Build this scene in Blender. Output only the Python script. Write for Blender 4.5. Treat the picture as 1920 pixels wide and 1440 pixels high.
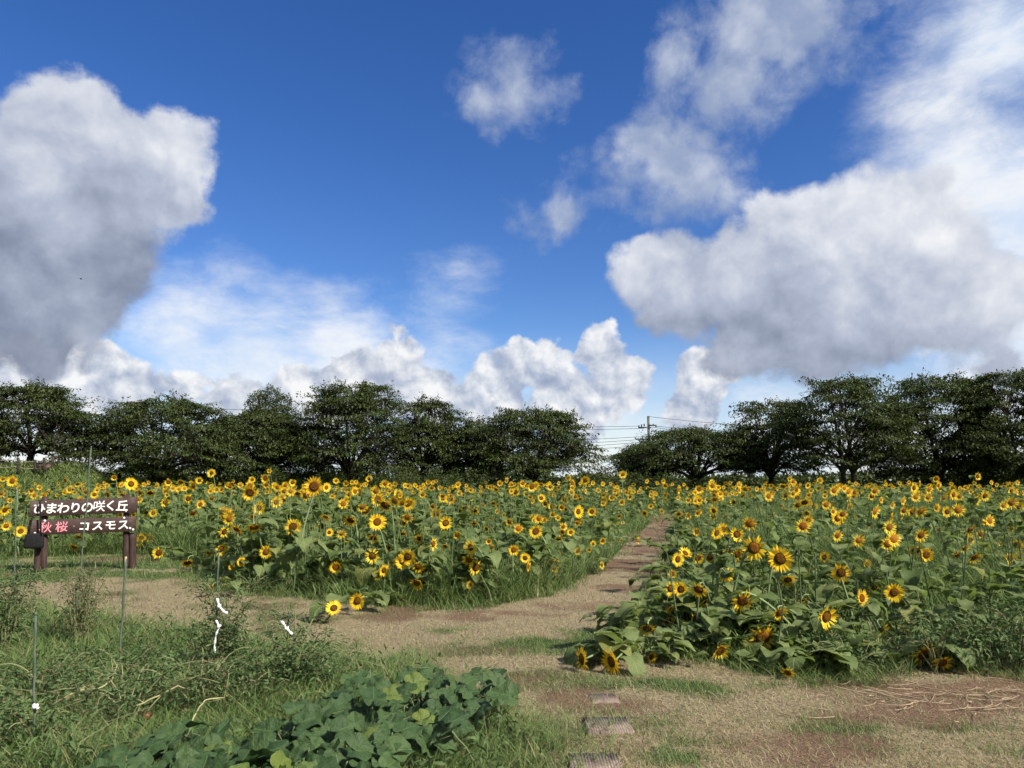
import bpy, math, random
import numpy as np
from mathutils import Vector, Matrix, Euler

for o in list(bpy.data.objects):
    bpy.data.objects.remove(o, do_unlink=True)
SC = bpy.context.scene
COL = SC.collection
RNG = np.random.default_rng(7)
random.seed(7)
R = math.radians

# ------------------------------------------------------------------ camera
EYE = 1.60
F = 1331.0                       # focal length in pixels of the 1920 px wide photograph
PITCH = math.atan((900 - 720) / F)
cam_d = bpy.data.cameras.new('camera')
cam_d.sensor_width = 36.0
cam_d.lens = 36.0 * F / 1920.0
cam_d.clip_start = 0.1
cam_d.clip_end = 4000
cam = bpy.data.objects.new('camera', cam_d)
COL.objects.link(cam)
cam.location = (0, 0, EYE)
cam.rotation_euler = (math.pi / 2 + PITCH, 0, 0)
SC.camera = cam
CP, SP = math.cos(PITCH), math.sin(PITCH)


def ray(u, v):
    a, b = (u - 960) / F, (720 - v) / F
    return np.array([a, CP - b * SP, SP + b * CP])


def at(u, v, Y):                 # the place seen at (u, v), Y metres ahead
    d = ray(u, v)
    return np.array([0, 0, EYE]) + d * (Y / d[1])


def ground(u, v, z=0.0):
    d = ray(u, v)
    return np.array([0, 0, EYE]) + d * ((z - EYE) / d[2])


def proj(p):
    p = np.asarray(p, float)
    x, y, z = p[..., 0], p[..., 1], p[..., 2] - EYE
    dep = y * CP + z * SP
    return 960 + F * x / dep, 720 - F * (z * CP - y * SP) / dep


# ------------------------------------------------------------------ sky and sun
SUN_AZ, SUN_EL = R(128), R(40)   # to the right, a little behind the viewer
SDIR = np.array([math.sin(SUN_AZ) * math.cos(SUN_EL), math.cos(SUN_AZ) * math.cos(SUN_EL), math.sin(SUN_EL)])
world = bpy.data.worlds.new('World')
SC.world = world
world.use_nodes = True
WT = world.node_tree
WT.nodes.clear()


def nn(t, kind, **kw):
    n = t.nodes.new(kind)
    for k, v in kw.items():
        setattr(n, k, v)
    return n


def setin(t, sock, val):
    if isinstance(val, bpy.types.NodeSocket):
        t.links.new(val, sock)
    elif val is not None:
        sock.default_value = val


def mth(t, op, a, b=None, c=None, clamp=False):
    n = nn(t, 'ShaderNodeMath', operation=op, use_clamp=clamp)
    setin(t, n.inputs[0], a)
    if b is not None:
        setin(t, n.inputs[1], b)
    if c is not None:
        setin(t, n.inputs[2], c)
    return n.outputs[0]


def vmt(t, op, a, b=None):
    n = nn(t, 'ShaderNodeVectorMath', operation=op)
    setin(t, n.inputs[0], a)
    if b is not None:
        setin(t, n.inputs[1], b)
    return n.outputs['Value'] if op in ('DISTANCE', 'LENGTH', 'DOT_PRODUCT') else n.outputs[0]


def mixc(t, f, a, b, blend='MIX'):
    n = nn(t, 'ShaderNodeMix', data_type='RGBA', blend_type=blend)
    setin(t, n.inputs[0], f)
    setin(t, n.inputs[6], a)
    setin(t, n.inputs[7], b)
    return n.outputs[2]


def rng_map(t, v, a, b, c, d, smooth=True):
    n = nn(t, 'ShaderNodeMapRange', interpolation_type='SMOOTHSTEP' if smooth else 'LINEAR')
    n.clamp = True
    for i, x in enumerate((v, a, b, c, d)):
        setin(t, n.inputs[i], x)
    return n.outputs[0]


def noise(t, vec, scale, detail, rough=0.5, lac=2.0, dist=0.0, color=False):
    n = nn(t, 'ShaderNodeTexNoise')
    setin(t, n.inputs['Vector'], vec)
    n.inputs['Scale'].default_value = scale
    n.inputs['Detail'].default_value = detail
    n.inputs['Roughness'].default_value = rough
    n.inputs['Lacunarity'].default_value = lac
    n.inputs['Distortion'].default_value = dist
    return n.outputs[1] if color else n.outputs[0]


def rgb(r, g, b):
    return (r, g, b, 1.0)


def unit(d):
    return d / np.linalg.norm(d)


def blob_group(name, circles, sm=0.012):   # how deep a direction lies inside a heap of puffs, in radians
    g = bpy.data.node_groups.new(name, 'ShaderNodeTree')
    g.interface.new_socket('Vector', in_out='INPUT', socket_type='NodeSocketVector')
    g.interface.new_socket('Depth', in_out='OUTPUT', socket_type='NodeSocketFloat')
    gi, go = nn(g, 'NodeGroupInput'), nn(g, 'NodeGroupOutput')
    cur = None
    for (u, v, r) in circles:
        c = unit(ray(u, v))
        rr = 0.25 * (np.linalg.norm(unit(ray(u + r, v)) - unit(ray(u - r, v))) + np.linalg.norm(unit(ray(u, v + r)) - unit(ray(u, v - r))))
        s = mth(g, 'SUBTRACT', float(rr), vmt(g, 'DISTANCE', gi.outputs[0], tuple(c)))
        cur = s if cur is None else mth(g, 'SMOOTH_MAX', cur, s, sm)
    g.links.new(cur, go.inputs[0])
    return g


HEAPS = [  # heavy grey-based heaps
    (175, 255, 98), (290, 290, 85), (330, 350, 55), (90, 340, 130), (150, 470, 120), (30, 520, 150), (180, 580, 62), (60, 575, 80), (-150, 440, 200),
    (1450, 420, 52), (1550, 465, 100), (1730, 455, 100), (1390, 530, 80), (1290, 560, 65), (1560, 590, 120), (1710, 580, 110), (1400, 640, 70), (1190, 500, 42), (1850, 570, 75), (1880, 680, 30)]
PUFFS = [  # thin soft puffs high up
    (1240, 300, 76), (1190, 340, 42), (1310, 330, 46), (1040, 392, 14), (1410, 55, 70), (1510, 50, 82), (1385, 160, 56), (1258, 112, 22), (970, 172, 34), (910, 188, 14)]
TOWERS = [  # bright far cumulus along the horizon
    (30, 710, 85), (150, 705, 75), (240, 735, 55), (335, 722, 36), (440, 745, 48), (560, 755, 62), (660, 725, 68), (750, 675, 42), (800, 755, 65),
    (985, 690, 54), (1040, 690, 44), (920, 745, 62), (1060, 765, 84), (1135, 665, 44), (1185, 720, 42), (1310, 712, 46), (1350, 690, 30), (1290, 770, 46)]
VEIL = [(340, 645, 112), (480, 675, 125), (640, 705, 120), (800, 735, 95), (1880, 70, 150), (1760, 190, 80), (1800, 320, 130), (1690, 390, 70), (1940, 400, 220), (1900, 640, 170), (1400, 790, 70), (830, 560, 26)]

tc = nn(WT, 'ShaderNodeTexCoord').outputs['Generated']
D0 = vmt(WT, 'NORMALIZE', tc)
sepd = nn(WT, 'ShaderNodeSeparateXYZ')
WT.links.new(D0, sepd.inputs[0])
ELV = sepd.outputs[2]

sky = nn(WT, 'ShaderNodeTexSky', sky_type='NISHITA')
sky.sun_disc = False
sky.sun_elevation = SUN_EL
sky.sun_rotation = SUN_AZ
sky.altitude = 100
sky.air_density = 1.0
sky.dust_density = 0.3
sky.ozone_density = 3.0
SKY_STRENGTH = 0.10
EXPO = 0.95
skyc = sky.outputs[0]
hs = nn(WT, 'ShaderNodeHueSaturation')
hs.inputs['Hue'].default_value = 0.515
hs.inputs['Saturation'].default_value = 1.30
hs.inputs['Value'].default_value = 1.42 * 2.0 ** -EXPO
WT.links.new(skyc, hs.inputs['Color'])
skyc = hs.outputs[0]


def group(g, vec):
    n = nn(WT, 'ShaderNodeGroup')
    n.node_tree = g
    WT.links.new(vec, n.inputs[0])
    return n.outputs[0]


def shift(vec, eps):
    return vmt(WT, 'ADD', vec, (0.5 * eps, 0.0, 0.87 * eps))


K = 2.0 ** -EXPO / SKY_STRENGTH      # cloud tones are given as they show in the picture
warp = vmt(WT, 'SCALE', vmt(WT, 'SUBTRACT', noise(WT, D0, 9, 3, 0.55, color=True), (0.5, 0.5, 0.5)))
warp.node.inputs['Scale'].default_value = 0.035
DW = vmt(WT, 'ADD', D0, warp)


def billow(vec, scale, det, rough):
    """fractal noise with rounded cauliflower bumps, about -0.5..0.5"""
    f = noise(WT, vec, scale, det, rough)
    v = nn(WT, 'ShaderNodeTexVoronoi', feature='F1', normalize=True)
    v.inputs['Scale'].default_value = scale * 1.7
    v.inputs['Detail'].default_value = 1.0
    v.inputs['Roughness'].default_value = 0.5
    v.inputs['Lacunarity'].default_value = 2.3
    WT.links.new(vec, v.inputs['Vector'])
    w = mth(WT, 'MULTIPLY', mth(WT, 'SUBTRACT', 0.42, v.outputs['Distance']), 0.75)
    return mth(WT, 'ADD', mth(WT, 'MULTIPLY', mth(WT, 'SUBTRACT', f, 0.5), 1.15), w)


def cloud_layer(base, g, amp, noises, soft, opac, stops, k1, e2, k2, bias=0.0, extra=None, ksh=0.0):
    d0 = group(g, DW)
    n0, nb, n1 = noises
    dens = mth(WT, 'ADD', d0, mth(WT, 'MULTIPLY', n0, amp))
    if extra is not None:
        dens = mth(WT, 'MAXIMUM', dens, mth(WT, 'ADD', extra, mth(WT, 'MULTIPLY', n0, amp * 0.6)))
    lit = mth(WT, 'MULTIPLY', mth(WT, 'SUBTRACT', nb, n1), k1)
    if k2:
        d2 = group(g, shift(DW, e2))
        lit = mth(WT, 'ADD', lit, mth(WT, 'MULTIPLY', mth(WT, 'SUBTRACT', d0, d2), k2))
    lit = mth(WT, 'ADD', lit, mth(WT, 'MULTIPLY', n0, ksh))
    lit = mth(WT, 'ADD', lit, 0.5 + bias)
    cr = nn(WT, 'ShaderNodeValToRGB')
    e = cr.color_ramp.elements
    e[0].position, e[0].color = stops[0][0], rgb(*stops[0][1])
    e[1].position, e[1].color = stops[-1][0], rgb(*stops[-1][1])
    for p_, c_ in stops[1:-1]:
        e.new(p_).color = rgb(*c_)
    WT.links.new(lit, cr.inputs[0])
    col = vmt(WT, 'MULTIPLY', cr.outputs[0], (K, K, K))
    a = mth(WT, 'MULTIPLY', rng_map(WT, dens, -soft, soft, 0, 1), opac)
    return mixc(WT, a, base, col)


# general cloud cover that carries the same weather on round the rest of the dome
cover = noise(WT, D0, 2.2, 5, 0.55)
away = rng_map(WT, vmt(WT, 'DOT_PRODUCT', D0, tuple(unit(ray(960, 640)))), 0.74, 0.58, 0, 1)
extra = mth(WT, 'SUBTRACT', mth(WT, 'MULTIPLY', mth(WT, 'MULTIPLY', mth(WT, 'SUBTRACT', cover, 0.47), 0.6), away), mth(WT, 'MULTIPLY', mth(WT, 'SUBTRACT', 1.0, away), 0.5))

# thin white veil
vst = nn(WT, 'ShaderNodeMapping')
vst.inputs['Rotation'].default_value = (0, R(14), 0)
vst.inputs['Scale'].default_value = (1.0, 1.0, 2.0)
WT.links.new(DW, vst.inputs[0])
vn = noise(WT, vst.outputs[0], 5.5, 8, 0.62, dist=0.15)
vd = group(blob_group('veil_puffs', VEIL, 0.05), DW)
vden = mth(WT, 'ADD', vd, mth(WT, 'MULTIPLY', mth(WT, 'SUBTRACT', vn, 0.5), 0.22))
va = mth(WT, 'MULTIPLY', rng_map(WT, vden, -0.06, 0.08, 0, 1), 0.95)
low = rng_map(WT, ELV, 0.22, 0.02, 0, 0.75)
va = mth(WT, 'MAXIMUM', va, low)
vcol = mixc(WT, rng_map(WT, vn, 0.35, 0.65, 0, 1), rgb(0.66 * K, 0.78 * K, 0.96 * K), rgb(0.93 * K, 0.95 * K, 0.98 * K))
cur = mixc(WT, va, skyc, vcol)
G_T = blob_group('tower_puffs', TOWERS, 0.015)
G_H = blob_group('heap_puffs', HEAPS, 0.05)
G_P = blob_group('thin_puffs', PUFFS, 0.03)
N_T = (billow(DW, 17, 6, 0.58), noise(WT, DW, 19, 4, 0.55), noise(WT, shift(DW, 0.014), 19, 4, 0.55))
N_H = (billow(DW, 7.5, 7, 0.62), noise(WT, DW, 10, 5, 0.55), noise(WT, shift(DW, 0.022), 10, 5, 0.55))
N_P = (billow(DW, 11, 7, 0.66), N_H[1], N_H[2])
cur = cloud_layer(cur, G_T, 0.060, N_T, 0.005, 0.96, [(0.0, (0.30, 0.36, 0.50)), (0.35, (0.42, 0.48, 0.62)), (0.62, (0.66, 0.70, 0.78)), (0.9, (0.95, 0.95, 0.96))], 2.0, 0.030, 5.5, 0.03, ksh=0.35)
cur = cloud_layer(cur, G_P, 0.135, N_P, 0.036, 0.84, [(0.0, (0.22, 0.31, 0.52)), (0.45, (0.38, 0.45, 0.61)), (0.95, (0.78, 0.82, 0.90))], 1.5, 0.045, 3.2, -0.04)
cur = cloud_layer(cur, G_H, 0.10, N_H, 0.011, 0.97, [(0.0, (0.13, 0.16, 0.24)), (0.3, (0.27, 0.31, 0.41)), (0.6, (0.48, 0.53, 0.65)), (0.85, (0.74, 0.77, 0.84)), (1.0, (0.93, 0.94, 0.96))], 0.95, 0.15, 3.4, -0.17, extra=extra, ksh=0.22)
bg = nn(WT, 'ShaderNodeBackground')
WT.links.new(cur, bg.inputs[0])
bg.inputs[1].default_value = SKY_STRENGTH
wo = nn(WT, 'ShaderNodeOutputWorld')
WT.links.new(bg.outputs[0], wo.inputs[0])
world.cycles.sampling_method = 'MANUAL'
world.cycles.sample_map_resolution = 512

sun_d = bpy.data.lights.new('sun', 'SUN')
sun_d.energy = 4.5
sun_d.angle = R(5.0)
sun_d.color = (1.0, 0.93, 0.82)
sun = bpy.data.objects.new('sun', sun_d)
COL.objects.link(sun)
sun.rotation_euler = Vector(tuple(SDIR)).to_track_quat('Z', 'Y').to_euler()

SC.view_settings.view_transform = 'Standard'
SC.view_settings.look = 'None'
SC.view_settings.exposure = EXPO
SC.view_settings.gamma = 1.0
SC.view_settings.use_curve_mapping = False
SC.render.engine = 'CYCLES'
cy = SC.cycles
cy.max_bounces = 5
cy.diffuse_bounces = 2
cy.glossy_bounces = 2
cy.transmission_bounces = 3
cy.transparent_max_bounces = 4
cy.use_denoising = True
cy.use_adaptive_sampling = True
cy.adaptive_threshold = 0.02
cy.adaptive_min_samples = 12
cy.caustics_reflective = False
cy.caustics_refractive = False
cy.sample_clamp_indirect = 4.0

# ------------------------------------------------------------------ mesh helpers


def mesh_np(name, V, T, mats=(), mi=None, tint=None, smooth=False):
    me = bpy.data.meshes.new(name)
    V = np.ascontiguousarray(V, np.float32)
    T = np.ascontiguousarray(T, np.int32)
    me.vertices.add(len(V))
    me.vertices.foreach_set('co', V.ravel())
    me.loops.add(T.size)
    me.loops.foreach_set('vertex_index', T.ravel())
    me.polygons.add(len(T))
    me.polygons.foreach_set('loop_start', np.arange(0, T.size, 3, dtype=np.int32))
    for m in mats:
        me.materials.append(m)
    if mi is not None:
        me.polygons.foreach_set('material_index', np.ascontiguousarray(mi, np.int32))
    if smooth:
        me.polygons.foreach_set('use_smooth', np.ones(len(T), bool))
    if tint is not None:
        a = me.attributes.new('tint', 'FLOAT', 'POINT')
        a.data.foreach_set('value', np.ascontiguousarray(tint, np.float32))
    me.update()
    return me


class MB:
    def __init__(self):
        self.V, self.T, self.M, self.A, self.n = [], [], [], [], 0

    def add(self, V, T, m=0, a=0.5):
        V = np.asarray(V, float).reshape(-1, 3)
        T = np.asarray(T, int).reshape(-1, 3)
        self.V.append(V)
        self.T.append(T + self.n)
        self.M.append(np.full(len(T), m))
        self.A.append(np.broadcast_to(np.asarray(a, float), (len(V),)).copy())
        self.n += len(V)

    def scatter(self, tmpl, X, Yx, Z, s, P, m=0, a=None):
        """copies of a template (V, T) with axes X, Yx, Z (N,3), scale s (N,) or (N,3), origin P (N,3)"""
        V, T = tmpl
        N = len(P)
        if N == 0:
            return
        s = np.asarray(s, float)
        if s.ndim == 1:
            s = np.repeat(s[:, None], 3, 1)
        W = (V[None, :, 0, None] * s[:, None, 0, None] * X[:, None] + V[None, :, 1, None] * s[:, None, 1, None] * Yx[:, None]
             + V[None, :, 2, None] * s[:, None, 2, None] * Z[:, None] + P[:, None])
        k = len(V)
        TT = T[None] + (np.arange(N) * k)[:, None, None]
        a = RNG.random(N) if a is None else np.asarray(a)
        self.V.append(W.reshape(-1, 3))
        self.T.append(TT.reshape(-1, 3) + self.n)
        self.M.append(np.full(N * len(T), m))
        self.A.append(np.repeat(a, k))
        self.n += N * k

    def tube(self, pts, rad, sides=6, m=0, a=0.5, cap=True):
        pts = np.asarray(pts, float)
        n = len(pts)
        rad = np.broadcast_to(np.asarray(rad, float), (n,))
        tg = np.gradient(pts, axis=0)
        tg /= np.linalg.norm(tg, axis=1)[:, None] + 1e-9
        ref = np.array([0.31, 0.2, 0.93]) if abs(tg[0][2]) < 0.9 else np.array([0.95, 0.3, 0.1])
        V = []
        x = np.cross(tg[0], ref)
        for i in range(n):
            x = x - tg[i] * np.dot(x, tg[i])
            x /= np.linalg.norm(x) + 1e-9
            y = np.cross(tg[i], x)
            an = np.arange(sides) * 2 * math.pi / sides
            V.append(pts[i] + rad[i] * (np.cos(an)[:, None] * x + np.sin(an)[:, None] * y))
        V = np.concatenate(V)
        T = []
        for i in range(n - 1):
            for j in range(sides):
                p, q = i * sides + j, i * sides + (j + 1) % sides
                T += [(p, q, q + sides), (p, q + sides, p + sides)]
        if cap:
            e = (n - 1) * sides
            for j in range(1, sides - 1):
                T += [(0, j + 1, j), (e, e + j, e + j + 1)]
        self.add(V, T, m, a)

    def box(self, c, sx, sy, sz, X=(1, 0, 0), Yx=(0, 1, 0), Z=(0, 0, 1), m=0, a=0.5):
        c, X, Yx, Z = map(lambda q: np.asarray(q, float), (c, X, Yx, Z))
        V = [c + X * sx * i + Yx * sy * j + Z * sz * k for k in (-.5, .5) for j in (-.5, .5) for i in (-.5, .5)]
        T = [(0, 2, 3), (0, 3, 1), (4, 5, 7), (4, 7, 6), (0, 1, 5), (0, 5, 4), (2, 6, 7), (2, 7, 3), (0, 4, 6), (0, 6, 2), (1, 3, 7), (1, 7, 5)]
        self.add(V, T, m, a)

    def mesh(self, name, mats, smooth=False, off=(0, 0, 0)):
        return mesh_np(name, np.concatenate(self.V) - np.asarray(off, float), np.concatenate(self.T), mats, np.concatenate(self.M), np.concatenate(self.A), smooth)

    def build(self, name, mats, parent=None, smooth=False, off=(0, 0, 0)):
        return obj(name, self.mesh(name, mats, smooth, off), parent)


def obj(name, me, parent=None, loc=(0, 0, 0)):
    o = bpy.data.objects.new(name, me)
    COL.objects.link(o)
    o.location = tuple(float(q) for q in loc)
    if parent is not None:
        o.parent = parent
    return o


def tag(o, label=None, cat=None, group=None, kind=None):
    if label:
        o['label'] = label
    if cat:
        o['category'] = cat
    if group:
        o['group'] = group
    if kind:
        o['kind'] = kind
    return o


def thing(name, label, cat, loc, group=None):
    o = obj(name, None, None, loc)
    o.empty_display_size = 0.1
    return tag(o, label, cat, group)


def frames(Yx, up=None):
    """axes whose second one runs along Yx (N,3), third one near up"""
    Yx = Yx / (np.linalg.norm(Yx, axis=1)[:, None] + 1e-9)
    if up is None:
        up = np.array([[0, 0, 1.0]])
    X = np.cross(Yx, np.broadcast_to(up, Yx.shape))
    bad = np.linalg.norm(X, axis=1) < 1e-4
    X[bad] = (1, 0, 0)
    X /= np.linalg.norm(X, axis=1)[:, None]
    Z = np.cross(X, Yx)
    return X, Yx, Z


def bez(p0, p1, p2, p3, n):
    t = np.linspace(0, 1, n)[:, None]
    return (1 - t) ** 3 * p0 + 3 * (1 - t) ** 2 * t * p1 + 3 * (1 - t) * t * t * p2 + t ** 3 * p3


# ------------------------------------------------------------------ materials


def mat(name):
    m = bpy.data.materials.new(name)
    m.use_nodes = True
    t = m.node_tree
    b = t.nodes['Principled BSDF']
    return m, t, b


def plant_mat(name, dark, light, rough=0.55, trans=0.25, use='tint', spec=0.35, yellow=None, tcol=None, nscale=25.0):
    m, t, b = mat(name)
    if use == 'tint':
        r = nn(t, 'ShaderNodeAttribute', attribute_name='tint').outputs['Fac']
    else:
        r = nn(t, 'ShaderNodeObjectInfo').outputs['Random']
    co = nn(t, 'ShaderNodeTexCoord').outputs['Object']
    n = noise(t, co, nscale, 3)
    vein = None
    if use == 'rand' and trans > 0:   # single leaves: pale midrib and side veins
        sp = nn(t, 'ShaderNodeSeparateXYZ')
        t.links.new(co, sp.inputs[0])
        ax_ = mth(t, 'ABSOLUTE', sp.outputs[0])
        rib = rng_map(t, ax_, 0.010, 0.028, 1, 0)
        ph = mth(t, 'FRACT', mth(t, 'MULTIPLY', mth(t, 'SUBTRACT', sp.outputs[1], mth(t, 'MULTIPLY', ax_, 0.75)), 6.5))
        side = rng_map(t, mth(t, 'ABSOLUTE', mth(t, 'SUBTRACT', ph, 0.5)), 0.02, 0.10, 0.75, 0)
        vein = mth(t, 'MAXIMUM', rib, side)
    f = mth(t, 'ADD', mth(t, 'MULTIPLY', r, 0.8), mth(t, 'MULTIPLY', mth(t, 'SUBTRACT', n, 0.4), 0.6), clamp=True)
    c = mixc(t, f, rgb(*dark), rgb(*light))
    if yellow is not None:
        c = mixc(t, rng_map(t, r, 0.90, 0.98, 0, 0.8), c, rgb(*yellow))
    if vein is not None:
        c = mixc(t, mth(t, 'MULTIPLY', vein, 0.45), c, rgb(*[min(1, q * 1.9) for q in light]))
        bp_n = nn(t, 'ShaderNodeBump')
        bp_n.inputs['Strength'].default_value = 0.5
        bp_n.inputs['Distance'].default_value = 0.02
        t.links.new(mth(t, 'SUBTRACT', mth(t, 'MULTIPLY', n, 0.8), vein), bp_n.inputs['Height'])
        t.links.new(bp_n.outputs[0], b.inputs['Normal'])
    t.links.new(c, b.inputs['Base Color'])
    b.inputs['Roughness'].default_value = rough
    b.inputs['Specular IOR Level'].default_value = spec
    if trans > 0:
        tr = nn(t, 'ShaderNodeBsdfTranslucent')
        setin(t, tr.inputs[0], mixc(t, 0.6, c, rgb(*(tcol or light)), 'MIX'))
        mx = nn(t, 'ShaderNodeMixShader')
        mx.inputs[0].default_value = trans
        t.links.new(b.outputs[0], mx.inputs[1])
        t.links.new(tr.outputs[0], mx.inputs[2])
        t.links.new(mx.outputs[0], t.nodes['Material Output'].inputs[0])
    return m


def plain_mat(name, c1, c2, rough=0.8, scale=8.0, spec=0.3, stretch=(1, 1, 1), bump=0.0, detail=6):
    m, t, b = mat(name)
    mp = nn(t, 'ShaderNodeMapping')
    mp.inputs['Scale'].default_value = stretch
    t.links.new(nn(t, 'ShaderNodeTexCoord').outputs['Object'], mp.inputs[0])
    n = noise(t, mp.outputs[0], scale, detail, 0.6)
    f = rng_map(t, n, 0.3, 0.7, 0, 1)
    t.links.new(mixc(t, f, rgb(*c1), rgb(*c2)), b.inputs['Base Color'])
    b.inputs['Roughness'].default_value = rough
    b.inputs['Specular IOR Level'].default_value = spec
    if bump:
        bp = nn(t, 'ShaderNodeBump')
        bp.inputs['Strength'].default_value = bump
        bp.inputs['Distance'].default_value = 0.01
        t.links.new(n, bp.inputs['Height'])
        t.links.new(bp.outputs[0], b.inputs['Normal'])
    return m


M_LEAF = plant_mat('sunflower_leaf', (0.090, 0.134, 0.040), (0.205, 0.250, 0.098), 0.62, 0.42, 'rand', 0.25, (0.20, 0.20, 0.05), (0.20, 0.28, 0.05), 9)
M_LEAF_S = plant_mat('field_leaf', (0.090, 0.134, 0.040), (0.205, 0.250, 0.098), 0.62, 0.42, 'tint', 0.25, (0.20, 0.20, 0.05), (0.20, 0.28, 0.05), 6)
M_STEM = plant_mat('sunflower_stem', (0.12, 0.17, 0.07), (0.20, 0.26, 0.12), 0.6, 0.0, 'rand', 0.3)
M_STEM_S = plant_mat('field_stem', (0.12, 0.17, 0.07), (0.20, 0.26, 0.12), 0.6, 0.0, 'tint', 0.3)
M_PETAL = plant_mat('sunflower_petal', (0.86, 0.52, 0.016), (0.92, 0.69, 0.045), 0.55, 0.35, 'tint', 0.2, None, (0.9, 0.5, 0.02), 12)
_t = M_PETAL.node_tree
_b = _t.nodes['Principled BSDF']
_src = _b.inputs['Base Color'].links[0].from_socket
_rnd = nn(_t, 'ShaderNodeObjectInfo').outputs['Random']
_c = mixc(_t, rng_map(_t, _rnd, 0.75, 1.0, 0, 0.40), _src, rgb(0.70, 0.32, 0.012))
_c = mixc(_t, rng_map(_t, _rnd, 0.25, 0.0, 0, 0.45), _c, rgb(0.90, 0.72, 0.08))
_t.links.new(_c, _b.inputs['Base Color'])
M_CALYX = plant_mat('sunflower_calyx', (0.05, 0.09, 0.025), (0.10, 0.15, 0.05), 0.6, 0.1, 'tint', 0.3)


def disc_mat():
    m, t, b = mat('sunflower_disc')
    co = nn(t, 'ShaderNodeTexCoord').outputs['Object']
    sp = nn(t, 'ShaderNodeSeparateXYZ')
    t.links.new(co, sp.inputs[0])
    r = mth(t, 'SQRT', mth(t, 'ADD', mth(t, 'POWER', sp.outputs[0], 2.0), mth(t, 'POWER', sp.outputs[1], 2.0)))
    rnd = nn(t, 'ShaderNodeObjectInfo').outputs['Random']
    vor = nn(t, 'ShaderNodeTexVoronoi')
    vor.inputs['Scale'].default_value = 22
    t.links.new(co, vor.inputs['Vector'])
    inner = mixc(t, rnd, rgb(0.20, 0.095, 0.016), rgb(0.36, 0.155, 0.018))
    ring = mixc(t, rnd, rgb(0.17, 0.060, 0.009), rgb(0.38, 0.15, 0.013))
    c = mixc(t, rng_map(t, r, 0.16, 0.42, 0, 1), inner, ring)
    c = mixc(t, mth(t, 'MULTIPLY', vor.outputs['Distance'], 0.55, clamp=True), c, rgb(0.035, 0.014, 0.004))
    t.links.new(c, b.inputs['Base Color'])
    b.inputs['Roughness'].default_value = 0.9
    b.inputs['Specular IOR Level'].default_value = 0.1
    bp = nn(t, 'ShaderNodeBump')
    bp.inputs['Strength'].default_value = 0.8
    bp.inputs['Distance'].default_value = 0.03
    t.links.new(vor.outputs['Distance'], bp.inputs['Height'])
    t.links.new(bp.outputs[0], b.inputs['Normal'])
    return m


M_DISC = disc_mat()
M_DISC_S = plant_mat('field_disc', (0.14, 0.050, 0.008), (0.32, 0.125, 0.014), 0.9, 0.0, 'tint', 0.1)


def grass_mat(name):
    """tint 0 = green, 1 = straw"""
    m, t, b = mat(name)
    r = nn(t, 'ShaderNodeAttribute', attribute_name='tint').outputs['Fac']
    cr = nn(t, 'ShaderNodeValToRGB')
    e = cr.color_ramp.elements
    e[0].position, e[0].color = 0.0, rgb(0.055, 0.100, 0.024)
    e[1].position, e[1].color = 1.0, rgb(0.43, 0.36, 0.23)
    for p, c in ((0.30, (0.140, 0.210, 0.060)), (0.50, (0.20, 0.21, 0.09)), (0.72, (0.30, 0.235, 0.12))):
        x = e.new(p)
        x.color = rgb(*c)
    t.links.new(r, cr.inputs[0])
    t.links.new(cr.outputs[0], b.inputs['Base Color'])
    b.inputs['Roughness'].default_value = 0.6
    b.inputs['Specular IOR Level'].default_value = 0.25
    tr = nn(t, 'ShaderNodeBsdfTranslucent')
    t.links.new(cr.outputs[0], tr.inputs[0])
    mx = nn(t, 'ShaderNodeMixShader')
    mx.inputs[0].default_value = 0.25
    t.links.new(b.outputs[0], mx.inputs[1])
    t.links.new(tr.outputs[0], mx.inputs[2])
    t.links.new(mx.outputs[0], t.nodes['Material Output'].inputs[0])
    return m


M_GRASS = grass_mat('grass_blades')

# ------------------------------------------------------------------ where the fields, paths and beds lie
EDGE_A = [(-700, 1066), (-100, 1052), (100, 1042), (270, 1036), (360, 1044), (388, 1078), (430, 1102), (640, 1122), (800, 1134), (920, 1130), (1030, 1104), (1100, 1066), (1165, 1016), (1200, 986), (1236, 965)]
EDGE_B = [(1290, 965), (1276, 1000), (1262, 1060), (1246, 1130), (1200, 1180), (1195, 1222), (1300, 1240), (1450, 1262), (1580, 1262), (1690, 1236), (1800, 1240), (1920, 1262), (2100, 1280), (2500, 1290)]
WA = [ground(u, v)[:2] for u, v in EDGE_A]
WB = [ground(u, v)[:2] for u, v in EDGE_B]
POLY_A = np.array([(-38, 41)] + [tuple(p) for p in WA] + [(9.5, 36), (9.5, 41)])
POLY_B = np.array([(9.0, 41), (9.0, 36)] + [tuple(p) for p in WB] + [(40, 12), (40, 41)])
BED = np.array([ground(u, v)[:2] for u, v in [(-500, 1120), (0, 1132), (150, 1160), (330, 1182), (420, 1196), (560, 1228), (700, 1262), (860, 1300), (960, 1325), (1010, 1400), (1040, 1600), (0, 1600), (-900, 1600)]])


def inside(poly, x, y):
    x, y = np.asarray(x, float), np.asarray(y, float)
    c = np.zeros(x.shape, bool)
    j = len(poly) - 1
    for i in range(len(poly)):
        xi, yi = poly[i]
        xj, yj = poly[j]
        cond = ((yi > y) != (yj > y)) & (x < (xj - xi) * (y - yi) / (yj - yi + 1e-12) + xi)
        c ^= cond
        j = i
    return c


def pdist(poly, x, y):           # distance to the outline
    x, y = np.asarray(x, float), np.asarray(y, float)
    best = np.full(x.shape, 1e9)
    for i in range(len(poly)):
        a, b = poly[i], poly[(i + 1) % len(poly)]
        ab = b - a
        t = np.clip(((x - a[0]) * ab[0] + (y - a[1]) * ab[1]) / (ab @ ab + 1e-12), 0, 1)
        best = np.minimum(best, np.hypot(x - a[0] - t * ab[0], y - a[1] - t * ab[1]))
    return best


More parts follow.
